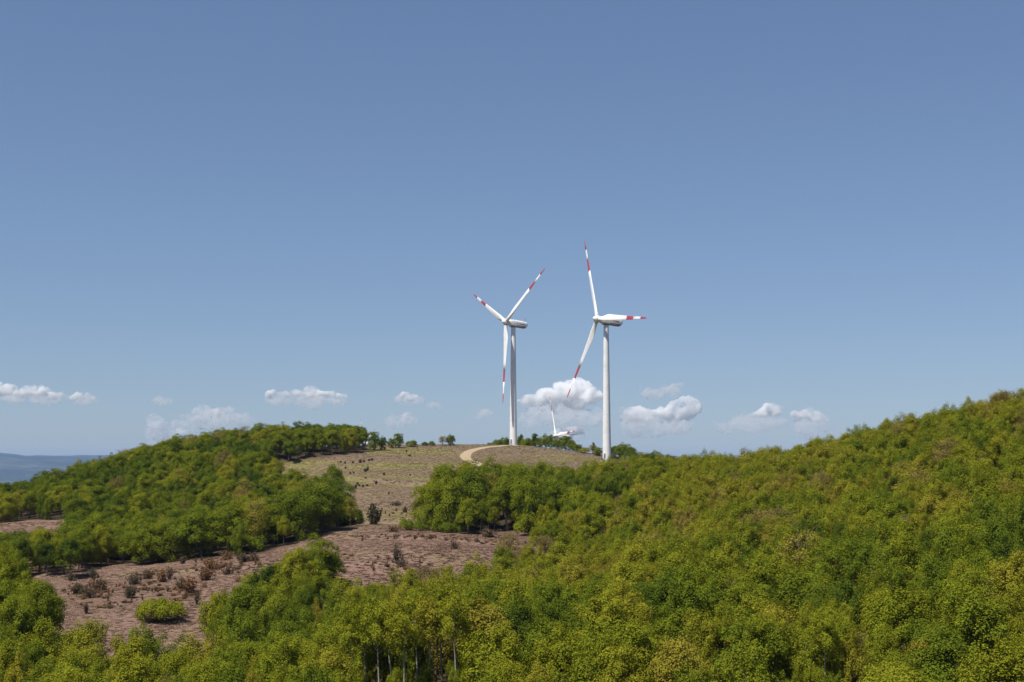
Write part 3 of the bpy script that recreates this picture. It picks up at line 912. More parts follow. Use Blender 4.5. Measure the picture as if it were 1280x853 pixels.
for i in range(len(jx)):
    left = px_[i] < 470 and jy[i] > 330
    right = not left
    hgt = random.gauss(12.0, 1.7 if jy[i] < 300 else 1.1)
    tone = .42 + .22 * patch[i] + .16 * patch2[i] + random.gauss(0, .11)
    if right:
        tone += .03 + .10 * min(max((jy[i] - 230) / 200, 0), 1)
    behind = 650 < px_[i] < 900 and jy[i] > np.interp(px_[i], [650, 740, 880], [392, 408, 470])
    if behind:
        tone -= .13                       # the clump under the turbines is the darker wood
    elif 650 < px_[i] < 900 and jy[i] > 250:
        tone += .05
    kind = 'round%d' % random.randrange(6)
    q = random.random()
    if left:
        tone -= .08
        hgt = random.gauss(10.6, 1.2)
        if q < .35: kind = 'wide%d' % random.randrange(4)
    else:
        kind = 'plume%d' % random.randrange(6)
        if q < .10: kind = 'wide%d' % random.randrange(4)
        elif q > .82: kind = 'round%d' % random.randrange(6)
        if jy[i] < 220 and .12 < q < .15: kind = 'tall%d' % random.randrange(3)
    hgt = (6.6 + 1.75 * jr[i]) * random.uniform(.93, 1.08) * (1.0 + .09 * (px_[i] < 470 and 190 < jy[i] < 330)) * (.93 if left else 1.0)
    if jy[i] > 330 and right: hgt *= .94
    if (patch2[i] > .36 and random.random() < .5 or random.random() < .035) and (jy[i] > 215 or random.random() < .3):
        kind, tone = 'sparse%d' % random.randrange(3), random.uniform(.70, .92)
    hgt = max(7.5, min(hgt, 14.6 if jy[i] < 300 else 13.0))
    reg = 'left wood' if left else ('near wood' if px_[i] < 640 else 'slope')
    T.append(dict(x=float(jx[i]), y=float(jy[i]), z=float(jz[i]) - .15, s=hgt / KINDS[kind]['H'], w=float(jr[i] * random.uniform(1.0, 1.18) / (KINDS[kind]['w'] * hgt / KINDS[kind]['H'])), kind=kind, tone=float(np.clip(tone, .03, 1)), rot=random.uniform(0, 6.28), reg=reg))

# --- which of them show largest: a coarse painter's buffer of the crowns
BW, BH = 640, 427
buf = np.full((BH, BW), -1, int)
order = sorted(range(len(T)), key=lambda i: -T[i]['y'])
tx, ty_, tz = (np.array([t[k] for t in T]) for k in 'xyz')
tops = tz + np.array([KINDS[t['kind']]['H'] * t['s'] for t in T])
hid = np.zeros(len(T), bool)
for k in np.linspace(.25, .97, 26):
    hid |= height(tx * k, ty_ * k, False) > tops * k + .5
for i in order:
    if hid[i]:
        continue
    t = T[i]
    K = KINDS[t['kind']]
    zc = t['z'] + t['s'] * (K['lo'] + K['H']) / 2
    cx, cy = proj(t['x'], t['y'], zc)
    hw_, hh_ = K['w'] * t['s'] * t['w'] * F / t['y'] * .9, t['s'] * (K['H'] - K['lo']) / 2 * F / t['y'] * .92
    t['px'], t['py'] = float(cx), float(cy)
    cx, cy, a, b = cx / 2, cy / 2, max(hw_ / 2, .5), max(hh_ / 2, .5)
    x0, x1, y0, y1 = int(max(cx - a, 0)), int(min(cx + a + 1, BW)), int(max(cy - b, 0)), int(min(cy + b + 1, BH))
    if x0 >= x1 or y0 >= y1:
        continue
    Y, X = np.mgrid[y0:y1, x0:x1]
    buf[y0:y1, x0:x1][((X + .5 - cx) / a) ** 2 + ((Y + .5 - cy) / b) ** 2 <= 1] = i
cnt = np.bincount(buf[buf >= 0], minlength=len(T))
n_man = len(manual)
prio = [i for i in range(n_man) if cnt[i] > 0]
rest = sorted((i for i in range(n_man, len(T)) if cnt[i] > 0), key=lambda i: -cnt[i])
pick = prio + rest[:296 - len(prio)]
pset = set(pick)
print('trees', len(T), 'singled out', len(pick), 'smallest', cnt[pick[-1]] * 4, 'seen', int((cnt > 0).sum()))

def tone_word(t):
    v = t['tone']
    if t['kind'].startswith('sparse'):
        return 'thin bronze' if v < .85 else 'bare brown'
    return 'dark green' if v < .27 else 'mid green' if v < .38 else 'fresh green' if v < .47 else 'yellow-green' if v < .57 else 'lime-yellow' if v < .66 else 'olive-gold'
SHAPE = {'round': 'round-topped', 'plume': 'feathery-crowned', 'wide': 'spreading', 'sparse': 'open', 'tall': 'slender', 'stem': 'pale-stemmed', 'slim': 'slim upright', 'bush': 'low', 'dome': 'domed'}
COLW = [(60, 'at the left edge'), (130, 'a fifteenth across'), (200, 'an eighth across'), (270, 'below the ragged cloud'), (340, 'a quarter across'), (410, 'below the flat cloud'), (480, 'a third across'),
        (540, 'two fifths across'), (600, 'beside the left turbine'), (660, 'below the left turbine'), (735, 'between the big turbines'), (785, 'below the right turbine'), (860, 'beside the right turbine'),
        (930, 'seven tenths across'), (1000, 'below the rightmost clouds'), (1070, 'four fifths across'), (1150, 'seven eighths across'), (1220, 'nine tenths across'), (2000, 'at the right edge')]
ROWW = [(575, 'on the skyline'), (625, 'just under the skyline'), (680, 'high on the wooded slope'), (725, 'midway down the slope'), (765, 'low on the slope'), (805, 'near the bottom'), (2000, 'on the bottom edge')]
def words_for(t):
    c = next(w for m, w in COLW if t['px'] < m)
    r = next(w for m, w in ROWW if t['py'] < m)
    reg = {'ridge': 'on the grassy crest line', 'crest': 'behind the crest', 'island': 'in the clump jutting into the field', 'corner': 'in the dark clump by the field', 'lone': 'alone in the brown field', 'wood edge': 'on the left wood edge',
           'clump': 'in the clump below the road', 'stems': 'over a dark gap', 'under': 'sapling in a dark gap', 'left wood': 'in the left wood', 'near wood': r, 'slope': r}[t['reg']]
    if t['reg'] == 'left wood' and t['py'] < 580:
        reg = 'on the left wood skyline'
    return c, reg

GROUPS = {'ridge': 'small trees along the grassy crest', 'crest': 'trees and bushes behind the crest', 'island': 'clump of trees jutting into the field', 'corner': 'clump of trees at the corner of the field', 'lone': None, 'wood edge': 'trees on the edge of the left wood',
          'clump': 'clump of trees below the dirt road', 'under': 'saplings in the gaps under pale stems', 'stems': 'tall pale-stemmed trees by dark gaps', 'left wood': 'trees of the left wood', 'near wood': 'trees of the near wood', 'slope': 'trees of the wooded right slope'}
fam = {}
for i in pick:
    t = T[i]
    c, reg = words_for(t)
    sh = SHAPE[t['kind'].rstrip('0123456789')]
    what = 'bush' if t['kind'].startswith(('bush', 'dome')) else 'tree'
    if t['reg'] == 'lone':
        base = 'domed yellow-green bush alone in the brown bracken field'
    else:
        base = f"{sh} {tone_word(t)} {what} {reg}" + ('' if t['reg'] in ('island', 'corner') else ', ' + c)
    fam.setdefault(base, []).append(i)
LAB = {}
for base, ids in fam.items():
    ids.sort(key=lambda i: T[i]['px'])
    n = len(ids)
    if n == 1:
        LAB[ids[0]] = base
        continue
    byy = sorted(ids, key=lambda i: T[i]['py'])
    if n == 2 and abs(T[ids[0]]['py'] - T[ids[1]]['py']) > abs(T[ids[0]]['px'] - T[ids[1]]['px']):
        LAB[byy[0]], LAB[byy[1]] = 'upper ' + base, 'lower ' + base
    else:
        ws = {2: ['left', 'right'], 3: ['left', 'middle', 'right'], 4: ['leftmost', 'left middle', 'right middle', 'rightmost']}.get(n, ['leftmost'] + ['second', 'third', 'fourth', 'fifth', 'sixth', 'seventh', 'eighth'][:n - 2] + ['rightmost'])
        for w_, i in zip(ws, ids):
            LAB[i] = w_ + ' ' + base

for i in pick:
    t = T[i]
    K = KINDS[t['kind']]
    nm = 'green_bush' if t['kind'].startswith(('bush', 'dome')) else 'broadleaf_tree'
    r = thing(nm, LAB[i], 'bush' if nm == 'green_bush' else 'tree', (t['x'], t['y'], t['z']), t['rot'], (t['s'] * t['w'], t['s'] * t['w'], t['s']), GROUPS[t['reg']])
    c = obj('crown', K['crown'], r)
    c['tone'] = t['tone']
    obj('trunk', K['trunk'], r)

# --- the rest of the woods: one object, instanced on points
lib = bpy.data.collections.new('tree_kinds')
LIBK = sorted(KEYS)
for n_, k in enumerate(LIBK):
    lib.objects.link(bpy.data.objects.new(f'{n_:02d}_{k}', KINDS[k]['joint']))

def scatter(name, pts, rot, scl, which, tone, coll, label):
    me = bpy.data.meshes.new(name)
    me.vertices.add(len(pts))
    me.vertices.foreach_set('co', np.asarray(pts, np.float32).ravel())
    for nm, ty, val in (('rot', 'FLOAT_VECTOR', rot), ('scl', 'FLOAT_VECTOR', scl), ('which', 'INT', which), ('tone', 'FLOAT', tone)):
        at = me.attributes.new(nm, ty, 'POINT')
        at.data.foreach_set('vector' if ty == 'FLOAT_VECTOR' else 'value', np.asarray(val, np.int32 if ty == 'INT' else np.float32).ravel())
    o = obj(name, me)
    tag(o, label, kind='stuff')
    ng = bpy.data.node_groups.new(name, 'GeometryNodeTree')
    ng.interface.new_socket('Geometry', in_out='INPUT', socket_type='NodeSocketGeometry')
    ng.interface.new_socket('Geometry', in_out='OUTPUT', socket_type='NodeSocketGeometry')
    gi, go = ng.nodes.new('NodeGroupInput'), ng.nodes.new('NodeGroupOutput')
    ci = ng.nodes.new('GeometryNodeCollectionInfo')
    ci.inputs['Collection'].default_value = coll
    ci.inputs['Separate Children'].default_value = True
    ci.inputs['Reset Children'].default_value = True
    ip = ng.nodes.new('GeometryNodeInstanceOnPoints')
    ip.inputs['Pick Instance'].default_value = True
    def na(n, ty):
        x = ng.nodes.new('GeometryNodeInputNamedAttribute')
        x.data_type = ty
        x.inputs['Name'].default_value = n
        return next(s for s in x.outputs if s.enabled and s.name == 'Attribute')
    L = ng.links.new
    L(gi.outputs[0], ip.inputs['Points'])
    L(ci.outputs[0], ip.inputs['Instance'])
    L(na('which', 'INT'), ip.inputs['Instance Index'])
    L(na('rot', 'FLOAT_VECTOR'), ip.inputs['Rotation'])
    L(na('scl', 'FLOAT_VECTOR'), ip.inputs['Scale'])
    L(ip.outputs[0], go.inputs[0])
    md = o.modifiers.new('scatter', 'NODES')
    md.node_group = ng
    return o

oth = [T[i] for i in range(len(T)) if i not in pset]
scatter('forest', [(t['x'], t['y'], t['z']) for t in oth], [(0, 0, t['rot']) for t in oth], [(t['s'] * t['w'], t['s'] * t['w'], t['s']) for t in oth],
        [LIBK.index(t['kind']) for t in oth], [t['tone'] for t in oth], lib, 'closed canopy of spring-green woods covering both slopes')

# ------------------------------------------------------------------ heath shrubs in the field and on the pasture
def shrub(seed, h, r, n_stem, n_leaf, upright):
    g = np.random.default_rng(seed)
    parts, L = [], []
    for k in range(n_stem):
        a = g.uniform(0, 6.28)
        q = g.uniform(.1, 1)
        top = np.array((math.cos(a) * r * q, math.sin(a) * r * q, h * g.uniform(.6, 1.05) * (1 - .35 * q * (1 - upright))))
        base = np.array((math.cos(a) * r * q * .25, math.sin(a) * r * q * .25, -.15))
        parts.append(tube(base, top, .03, .012, 3))
        m = n_leaf
        s = g.uniform(.25, 1.05, m)[:, None]
        L.append(base + (top - base) * s + g.normal(0, .13, (m, 3)))
    p = np.concatenate(L)
    n = unit(g.normal(0, 1, p.shape) + np.array((0, 0, .7)))
    u, w = rot_frame(n)
    s = g.uniform(.06, .14, len(p))[:, None]
    q = np.stack([p + u * s, p + w * s * .7, p - u * s, p - w * s * .7], 1).reshape(-1, 3)
    return (q, np.arange(len(q)).reshape(-1, 4)), join(parts)
SHR = []
for s, a in enumerate([(1.5, 1.3, 40, 34, .3), (1.9, 1.0, 26, 18, .7), (1.2, 1.6, 30, 16, .2), (2.6, .6, 18, 24, 1.0)]):
    (q, fq), (lv, lf) = shrub(200 + s, *a)
    SHR.append((raw_mesh('foliage', q, fq, [M_SHRUB]), raw_mesh('stem', lv, lf, [M_TWIG])))

def put_shrub(px, foot, wpx, hpx, tone, kind, label, group='dark shrubs in the brown field'):
    p = hit(px, foot)
    m = SHR[kind]
    h0, r0 = [(1.5, 1.3), (1.9, 1.0), (1.2, 1.6), (2.6, .6)][kind]
    k = p[1] / F
    t = thing('heath_shrub', label, 'shrub', (p[0], p[1], p[2] - .05), random.uniform(0, 6), (wpx * k / 2 / r0, wpx * k / 2 / r0, hpx * k / h0), group)
    f_ = obj('foliage', m[0], t)
    f_['tone'] = tone
    obj('stem', m[1], t)

for a in [
    (467, 656, 22, 27, .2, 0, 'dark bushy shrub by the terrace bank, between the left wood and the clump'),
    (496.5, 706, 11, 25, .15, 3, 'slim dark upright shrub standing in the middle of the brown field'),
    (502, 709, 17, 10, .30, 2, 'low grey shrub at the foot of the slim dark one'),
    (568, 686, 16, 11, .35, 2, 'small grey-brown shrub near the right end of the field'),
    (168, 731, 27, 16, .30, 2, 'broad grey-brown shrub in the field, above the round bush'),
    (184, 724, 18, 12, .40, 0, 'brown shrub close behind the broad grey one'),
    (162, 748, 18, 15, .18, 0, 'squat dark grey shrub left of the round bush'),
    (202, 728, 20, 18, .65, 1, 'rust-brown shrub above the round bush'),
    (212, 725, 12, 16, .22, 1, 'dark narrow shrub touching the rust-brown one'),
    (226, 737, 18, 16, .35, 1, 'dark brown shrub right of the rust-brown one'),
    (238, 742, 24, 22, .72, 1, 'tall rust-red shrub right of the round bush'),
    (246, 756, 10, 18, .25, 3, 'thin dark shrub below the tall rust-red one'),
    (256, 726, 22, 16, .55, 0, 'brown shrub on the way from rust-red to orange ones'),
    (262, 712, 26, 14, .80, 2, 'orange-brown shrub under the wood edge'),
    (284, 700, 22, 12, .55, 2, 'reddish shrub against the wood edge'),
    (304, 703, 22, 12, .25, 0, 'dark shrub against the right end of the wood edge'),
    (318, 702, 14, 12, .45, 1, 'small brown shrub at the tip of the wood edge'),
    (298, 728, 14, 8, .70, 2, 'little orange shrub low in the field near the jutting trees'),
    (284, 719, 16, 10, .4, 0, 'little brown shrub below the reddish one'),
    (116, 724, 14, 15, .22, 1, 'upright grey shrub topmost of the grey thicket'),
    (98, 742, 26, 13, .35, 0, 'brown shrub leftmost of the grey thicket'),
    (112, 748, 30, 14, .32, 2, 'wide grey-brown shrub lowest of the grey thicket'),
    (126, 738, 24, 14, .42, 0, 'brown shrub rightmost of the grey thicket'),
    (88, 727, 12, 14, .3, 1, 'small dark shrub by the dark corner clump'),
    (108, 768, 9, 14, .2, 3, 'lone thin shrub on bare bracken below the thicket'),
    (136, 761, 20, 5, .3, 2, 'flat brown mat shrub left of the round bush'),
    (208, 766, 24, 9, .4, 2, 'brown shrub at the foot of the round bush'),
    (228, 705, 10, 9, .3, 0, 'tiny shrub under the left wood, mid-way along its edge'),
    (492, 665, 24, 9, .45, 2, 'brushy shrub on the terrace bank'),
    (506, 641, 8, 8, .3, 0, 'tiny dark shrub above the terrace bank'),
    (495, 632, 22, 6, .3, 2, 'flat shrub on the pasture above the terrace bank'),
    (610, 672, 20, 10, .4, 0, 'brown shrub under the clump below the road'),
    (640, 676, 22, 7, .35, 2, 'low green-brown shrub near the field end'),
]:
    put_shrub(*a)
dk = 'small dark bushes dotted over the pasture'
for n_, (px, py, w_, h_) in enumerate([(426, 579, 3, 3), (431, 580, 3, 3.5), (441, 579.5, 4, 3), (450, 579, 5.5, 4.5), (455, 578, 4, 3), (461, 576.5, 4, 3), (465, 576, 4.5, 3), (432, 586, 3, 3), (457, 590, 6, 4.5), (459.5, 589, 4, 6), (438, 593, 3, 3), (442, 592, 3, 2.5),
                                       (480, 594.5, 4, 4), (457, 598, 3, 2), (508, 565, 3, 2.5), (512, 571, 4, 3), (513, 595, 3, 2.5), (470, 605.5, 4.5, 4.5), (449, 608, 4, 3), (445, 611, 4, 5.5), (454, 609, 4, 3), (459, 608.5, 4, 3), (441, 612, 6, 4), (447, 606, 4, 3.5), (486, 618, 3, 3)]):
    wd = ['round', 'squat', 'small', 'dark', 'tiny'][n_ % 5]
    rowp = 'top row' if py < 583 else 'second row' if py < 597 else 'lowest row'
    ordn = ['first', 'second', 'third', 'fourth', 'fifth', 'sixth', 'seventh', 'eighth', 'ninth', 'tenth', 'eleventh', 'twelfth']
    allp = sorted(q for q in [(426, 579), (431, 580), (441, 579.5), (450, 579), (455, 578), (461, 576.5), (465, 576), (432, 586), (457, 590), (459.5, 589), (438, 593), (442, 592), (480, 594.5), (457, 598), (508, 565), (512, 571), (513, 595), (470, 605.5), (449, 608), (445, 611), (454, 609), (459, 608.5), (441, 612), (447, 606), (486, 618)]
                  if ('top row' if q[1] < 583 else 'second row' if q[1] < 597 else 'lowest row') == rowp)
    put_shrub(px, py, w_, h_, .02, 0, f'dark dot-like bush on the pasture, {ordn[allp.index((px, py))]} from the left in the {rowp}', dk)

# ------------------------------------------------------------------ bracken and rough grass, nobody could count them
def tuft(seed, n, h, r, w):
    g = np.random.default_rng(seed)
    v, f = [], []
    for k in range(n):
        a = g.uniform(0, 6.28)
        d = np.array((math.cos(a), math.sin(a), 0))
        s = np.array((-d[1], d[0], 0)) * w * g.uniform(.6, 1.3)
        b = d * r * g.uniform(0, .35)
        m_ = b + d * r * .55 * g.uniform(.6, 1.2) + np.array((0, 0, h * g.uniform(.4, 1)))
        e = b + d * r * g.uniform(.9, 1.4) + np.array((0, 0, h * g.uniform(.2, .9)))
        i = len(v)
        v += [b - s * .5, b + s * .5, m_ + s, m_ - s, e + s * .3, e - s * .3]
        f += [[i, i + 1, i + 2, i + 3], [i + 3, i + 2, i + 4, i + 5]]
    return np.array(v), np.array(f)
tl = bpy.data.collections.new('tuft_kinds')
for s in range(4):
    tl.objects.link(bpy.data.objects.new(f'{s:02d}_bracken', raw_mesh('bracken', *tuft(s, 16, .17, .70, .09), [M_FROND])))
gl_ = bpy.data.collections.new('grass_kinds')
for s in range(4):
    gl_.objects.link(bpy.data.objects.new(f'{s:02d}_grass', raw_mesh('grass', *tuft(s + 30, 14, .18, .42, .05), [M_BLADE])))

def spread(n, x0, x1, y0, y1, want):
    x, y = rng.uniform(x0, x1, n), rng.uniform(y0, y1, n)
    z = height(x, y)
    px, py = proj(x, y, z)
    k = (cover(x, y, z) == want) & (px > -60) & (px < 1340)
    # keep the road clear
    dr = np.full(len(x), 99.0)
    for q in rl[::3]:
        dr = np.minimum(dr, np.hypot(x - q[0], y - q[1]))
    k &= dr > 3.4
    return x[k], y[k], z[k]
x, y, z = spread(80000, -175, 45, 238, 490, 2)
nn = fbm(x / 12.0, y / 12.0, 120)
k = rng.uniform(0, 1, len(x)) < .85 + .5 * nn
x, y, z, nn = x[k], y[k], z[k], nn[k]
sc = rng.uniform(.4, 1.05, len(x)) * (1 + .3 * nn)
scatter('dead_bracken', np.stack([x, y, z - .03], 1), np.stack([0 * x, 0 * x, rng.uniform(0, 6.28, len(x))], 1), np.stack([sc, sc, sc * rng.uniform(.6, 1.3, len(x))], 1),
        rng.integers(0, 4, len(x)), np.clip(.5 + .5 * fbm(x / 9.0, y / 9.0, 130) + rng.normal(0, .26, len(x)), 0, 1), tl, 'flattened pinkish-brown dead bracken covering the field')
print('bracken', len(x))
sj = bpy.data.collections.new('scrub_kinds')
for n_, m_ in enumerate(SHR):
    a, b = m_[1], m_[0]
    va = np.array([q.co[:] for q in a.vertices]); vb = np.array([q.co[:] for q in b.vertices])
    fa = [list(q.vertices) for q in a.polygons]; fb = [[k + len(va) for k in q.vertices] for q in b.polygons]
    sj.objects.link(bpy.data.objects.new(f'{n_:02d}_scrub', raw_mesh('scrub', np.concatenate([va, vb]), fa + fb, [M_TWIG, M_SHRUB], [0] * len(fa) + [1] * len(fb))))
sp = []
for (cx, cy, wx, wy, n) in [(112, 738, 26, 14, 70), (180, 735, 34, 12, 60), (232, 738, 26, 12, 60), (270, 708, 34, 9, 70), (310, 700, 26, 6, 34), (140, 756, 40, 8, 26), (520, 672, 60, 5, 40), (600, 674, 50, 6, 46), (500, 642, 34, 5, 26), (480, 707, 50, 8, 24), (420, 700, 40, 12, 16), (240, 700, 60, 4, 26)]:
    for _ in range(n):
        sp.append(hit(cx + random.gauss(0, wx * .5), cy + random.gauss(0, wy * .5), 260, 520))
sp = np.array(sp)
sp = sp[cover(sp[:, 0], sp[:, 1], sp[:, 2]) > 0]
n_ = len(sp)
scatter('heath_scrub', sp - (0, 0, .05), np.stack([np.zeros(n_), np.zeros(n_), rng.uniform(0, 6.28, n_)], 1), rng.uniform(.22, .62, n_)[:, None] * np.stack([rng.uniform(.8, 1.5, n_), rng.uniform(.8, 1.5, n_), rng.uniform(.6, 1.0, n_)], 1),
        rng.integers(0, 4, n_), np.clip(rng.normal(.58, .2, n_), 0, 1), sj, 'low straggling brown scrub in patches over the field')
x, y, z = spread(60000, -120, 55, 400, 860, 1)
tn = np.clip(.55 + .9 * fbm(x / 38.0 + .3 * y / 38.0, y / 18.0, 140) + rng.normal(0, .14, len(x)), 0, 1)
sc = rng.uniform(.6, 1.3, len(x))
scatter('rough_grass', np.stack([x, y, z - .03], 1), np.stack([0 * x, 0 * x, rng.uniform(0, 6.28, len(x))], 1), np.stack([sc, sc, sc * .8], 1), rng.integers(0, 4, len(x)), tn, gl_, 'dry tufted grass over the hill pasture')
print('grass', len(x))

# ------------------------------------------------------------------ haze: one box of pale air
hz = N('haze')
pv = hz.n('VolumePrincipled')
pv.inputs['Color'].default_value = (0.42, 0.62, 1.0, 1)
pv.inputs['Density'].default_value = 2.4e-5
pv.inputs['Anisotropy'].default_value = 0.0
hz.l(pv.outputs[0], hz.out.inputs['Volume'])
zlo, zhi = float(gz.min()) - 1.0, max(float(gz.max()), 135.0) + 8.0
hv, hf = boxm(0, 0, (zlo + zhi) / 2, 96000, 96000, zhi - zlo)
haze = obj('haze', raw_mesh('haze', hv, hf, [hz.m]))
tag(haze, 'pale blue haze lying over the far country', kind='stuff')
print('haze z', zlo, zhi)

# ------------------------------------------------------------------ clouds: lumpy bodies of scattering air, far beyond the haze
def cloud_mat(name, dens, veil, lo, hi, fray=.20):
    m = N(name)
    p = m.n('VolumePrincipled')
    p.inputs['Color'].default_value = (1, 1, 1, 1)
    p.inputs['Anisotropy'].default_value = 0.2
    geo = m.n('NewGeometry')
    nd = m.n('TexNoise')
    nd.inputs['Scale'].default_value = 1 / 190.0
    nd.inputs['Detail'].default_value = 6
    nd.inputs['Roughness'].default_value = 0.64
    m.l(geo.outputs['Position'], nd.inputs['Vector'])
    tc = m.n('TexCoord')
    sx = m.n('SeparateXYZ')
    m.l(tc.outputs['Object'], sx.inputs[0])
    low = m.math('MAXIMUM', m.math('MULTIPLY', sx.outputs[2], -1.0), 0.0)       # bases fray out
    a_ = m.math('MULTIPLY_ADD', low, fray)
    a_.node.inputs[2].default_value = lo
    b_ = m.math('ADD', a_, hi - lo)
    mr = m.n('MapRange', interpolation_type='SMOOTHSTEP')
    m.l(a_, mr.inputs['From Min'])
    m.l(b_, mr.inputs['From Max'])
    mr.inputs['To Min'].default_value, mr.inputs['To Max'].default_value = 0.0, dens
    m.l(nd.outputs['Fac'], mr.inputs['Value'])
    m.l(mr.outputs['Result'], p.inputs['Density'])
    m.l(p.outputs[0], m.out.inputs['Volume'])
    tr, df = m.n('BsdfTransparent'), m.n('BsdfTranslucent')
    df.inputs['Color'].default_value = (.9, .9, .9, 1)
    mx = m.n('MixShader')
    mx.inputs[0].default_value = veil
    m.l(tr.outputs[0], mx.inputs[1])
    m.l(df.outputs[0], mx.inputs[2])
    m.l(mx.outputs[0], m.out.inputs['Surface'])
    m.m.cycles.homogeneous_volume = False
    return m.m
M_CLOUD = cloud_mat('cloud', .038, .003, .41, .69)
M_WISP = cloud_mat('cloud_wisp', .0068, .003, .40, .72, .03)
M_SOFT = cloud_mat('cloud_soft', .020, .003, .44, .72, .05)
S.cycles.volume_step_rate = 0.4
S.cycles.volume_max_steps = 512

def ico():
    bpy_me = bpy.data.meshes.new('tmp')
    import bmesh
    bm = bmesh.new()
    bmesh.ops.create_icosphere(bm, subdivisions=2, radius=1)
    bm.to_mesh(bpy_me)
    bm.free()
    v = np.array([q.co[:] for q in bpy_me.vertices])
    f = [list(q.vertices) for q in bpy_me.polygons]
    bpy.data.meshes.remove(bpy_me)
    return v, f
ICO = ico()

def cloud_mesh(name, lumps, D, seed, mat, vox=2.2, rough=.35, grow=1.28):
    """lumps: (photo column, photo row, radius in photo pixels, flatness)"""
    g = np.random.default_rng(seed)
    k = D / F
    parts = []
    for (px, py, r, fl_) in lumps:
        r = r * grow
        c = pix(px, py, D) + np.array((0, g.uniform(-1, 1) * r * k * .6, 0))
        parts.append((ICO[0] * np.array((r, r * .9, r * fl_)) * k + c, ICO[1]))
        for _ in range(7):
            d = unit(g.normal(0, 1, (1, 3)) * np.array((1, 1, .9)) + np.array((0, 0, .35)))[0]
            q = r * g.uniform(.3, .52)
            parts.append((ICO[0] * np.array((q, q, q * (.5 + .5 * fl_))) * k + c + d * np.array((r, r * .9, r * fl_)) * k * .85, ICO[1]))
    v, f = join(parts)
    me = raw_mesh(name, v, f)
    o = bpy.data.objects.new('tmp', me)
    COL.objects.link(o)
    md = o.modifiers.new('r', 'REMESH')
    md.mode = 'VOXEL'
    md.voxel_size = vox * k * .5
    dg = bpy.context.evaluated_depsgraph_get()
    m2 = bpy.data.meshes.new_from_object(o.evaluated_get(dg))
    bpy.data.objects.remove(o)
    n = len(m2.vertices)
    co = np.empty(n * 3); m2.vertices.foreach_get('co', co); co = co.reshape(-1, 3)
    no = np.empty(n * 3); m2.vertices.foreach_get('normal', no); no = no.reshape(-1, 3)
    s = co / k
    disp = (noise3(s / 7.0, seed) * 5.0 + noise3(s / 3.2, seed + 7) * 3.0 + noise3(s / 1.5, seed + 9) * 1.2) * rough + .8
    co = co + no * (disp * k)[:, None]
    mid, half = (co.max(0) + co.min(0)) / 2, (co.max(0) - co.min(0)) / 2
    m2.vertices.foreach_set('co', ((co - mid) / half).ravel())
    m2.materials.clear()
    m2.materials.append(mat)
    m2.name = name
    m2.update()
    return m2, mid, half

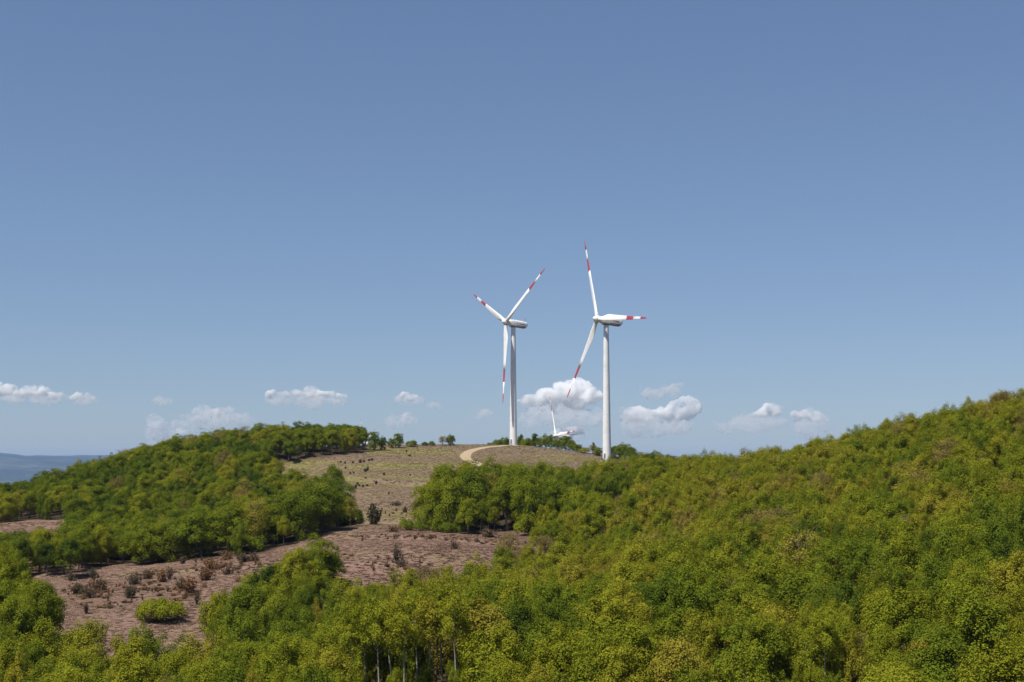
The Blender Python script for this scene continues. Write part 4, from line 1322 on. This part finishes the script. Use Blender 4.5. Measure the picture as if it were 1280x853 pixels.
CG = 'small fair-weather clouds low over the horizon'
CL = [
    ('long flat white cloud at the left edge', 24000, [(6, 489, 9, .7), (22, 493, 8, .6), (38, 492, 8, .8), (50, 491, 8, .8), (62, 496, 7, .6), (78, 497, 6, .6), (96, 497, 6, .6), (114, 497, 6, .5), (-8, 488, 10, .8)], [(20, 498, 12, .35), (60, 500, 14, .3), (100, 500, 14, .3)]),
    ('ragged upright cloud column rising from behind the left wood', 26000, [(198, 529, 8, .7), (190, 524, 7, .6), (203, 541, 8, .9), (199, 552, 10, .9), (214, 547, 7, .8), (226, 540, 5, .8)], [(190, 540, 8, .9), (208, 552, 12, .8)]),
    ('ragged broken cloud over the left wood skyline', 25000, [(252, 521, 6, .7), (263, 516, 8, .6), (274, 518, 7, .6), (246, 526, 6, .6), (292, 522, 6, .6), (306, 524, 5, .6)], [(285, 525, 15, .6), (262, 524, 18, .6), (303, 525, 12, .5), (238, 529, 12, .7), (225, 533, 10, .5)]),
    ('long flat-based white cloud above the ridge wood', 24000, [(340, 494, 6, .6), (356, 495, 7, .6), (372, 494, 7, .7), (388, 492, 8, .75), (402, 495, 7, .6), (416, 496, 7, .6), (428, 497, 5, .6)], [(350, 500, 14, .4), (385, 502, 18, .4), (420, 501, 12, .4)]),
    ('small oval white cloud left of the left turbine', 25000, [(497, 499, 5, .7), (506, 498, 6, .8), (516, 499, 6, .7), (522, 500, 4, .6)], [(508, 502, 14, .3), (540, 507, 9, .4)]),
    ('pair of small torn puffs under the oval cloud', 26000, [(504, 522, 5, .7), (510, 519, 4, .8), (487, 532, 5, .8), (493, 528, 3, .8)], [(500, 527, 15, .5)]),
    ('biggest piled white cloud, between the two big turbines', 24000, [(664, 505, 12, .8), (682, 500, 13, .9), (700, 498, 14, .9), (716, 495, 14, 1), (728, 492, 14, 1), (740, 500, 12, 1), (744, 508, 10, .9), (720, 508, 12, .8), (690, 509, 12, .6), (655, 508, 9, .6)], [(680, 520, 24, .4), (715, 522, 24, .45), (745, 520, 14, .4)]),
    ('small white cloud low behind the bushy crest', 26000, [(697, 543, 7, .6), (708, 541, 8, .7), (718, 539, 6, .7), (725, 542, 5, .6)], [(710, 545, 18, .35)]),
    ('bulky white cloud right of the right turbine', 24000, [(786, 520, 9, .9), (800, 521, 10, .8), (812, 524, 10, .9), (828, 524, 11, .9), (842, 516, 10, .9), (856, 508, 9, .9), (866, 510, 8, .9), (836, 528, 10, .7), (800, 528, 8, .7), (862, 518, 8, .7)], [(810, 536, 22, .4), (840, 534, 20, .4), (800, 530, 20, .5)]),
    ('slanting wispy cloud above the bulky one', 25000, [(807, 490, 6, .8), (804, 497, 4, .8), (822, 491, 6, .6), (832, 488, 6, .6), (842, 485, 5, .6), (851, 482, 4, .6), (856, 479, 3, .6)], [(815, 494, 10, .5), (838, 488, 12, .4)]),
    ('trailing cloud with a bright right end, left of the compact one', 25000, [(966, 512, 8, .8), (957, 517, 8, .8), (974, 513, 5, .9), (946, 522, 7, .7), (934, 528, 6, .6), (962, 524, 6, .7)], [(920, 534, 14, .5), (940, 530, 18, .5), (900, 536, 10, .4), (962, 530, 14, .5)]),
    ('compact white cloud rightmost, over the wooded slope', 24000, [(1000, 521, 8, .8), (1010, 521, 9, .8), (1020, 523, 8, .8), (1028, 525, 6, .7)], [(1012, 534, 18, .5), (1018, 543, 14, .5)]),
    ('faint scrap of cloud high over the ragged column', 26000, [(199, 499, 4, .6), (206, 503, 3, .6)], [(204, 502, 8, .5)]),
    ('faint scrap of cloud just left of the left turbine tower', 26000, [(604, 518, 4, .5)], [(602, 519, 10, .4)]),
]
for n_, (lab, D, lumps, wisps) in enumerate(CL):
    faint = lab.startswith('faint')
    me, mid, half = cloud_mesh('cloud', lumps, D, 300 + n_, M_WISP if faint else M_SOFT if lab.startswith(('ragged', 'pair', 'slanting')) else M_CLOUD)
    o = obj('cloud', me)
    o.location, o.scale = mid, half
    tag(o, lab, 'cloud', CG)
    me, mid, half = cloud_mesh('cloud_wisp', wisps, D + 1500, 400 + n_, M_WISP, 3.0, .6)
    w = obj('cloud_wisp', me, o)
    w.matrix_world = Matrix.Translation(mid) @ Matrix.Diagonal((*half, 1))
    w.matrix_parent_inverse = (Matrix.Translation(o.location) @ Matrix.Diagonal((*o.scale, 1))).inverted()
    w.location, w.scale = mid, half
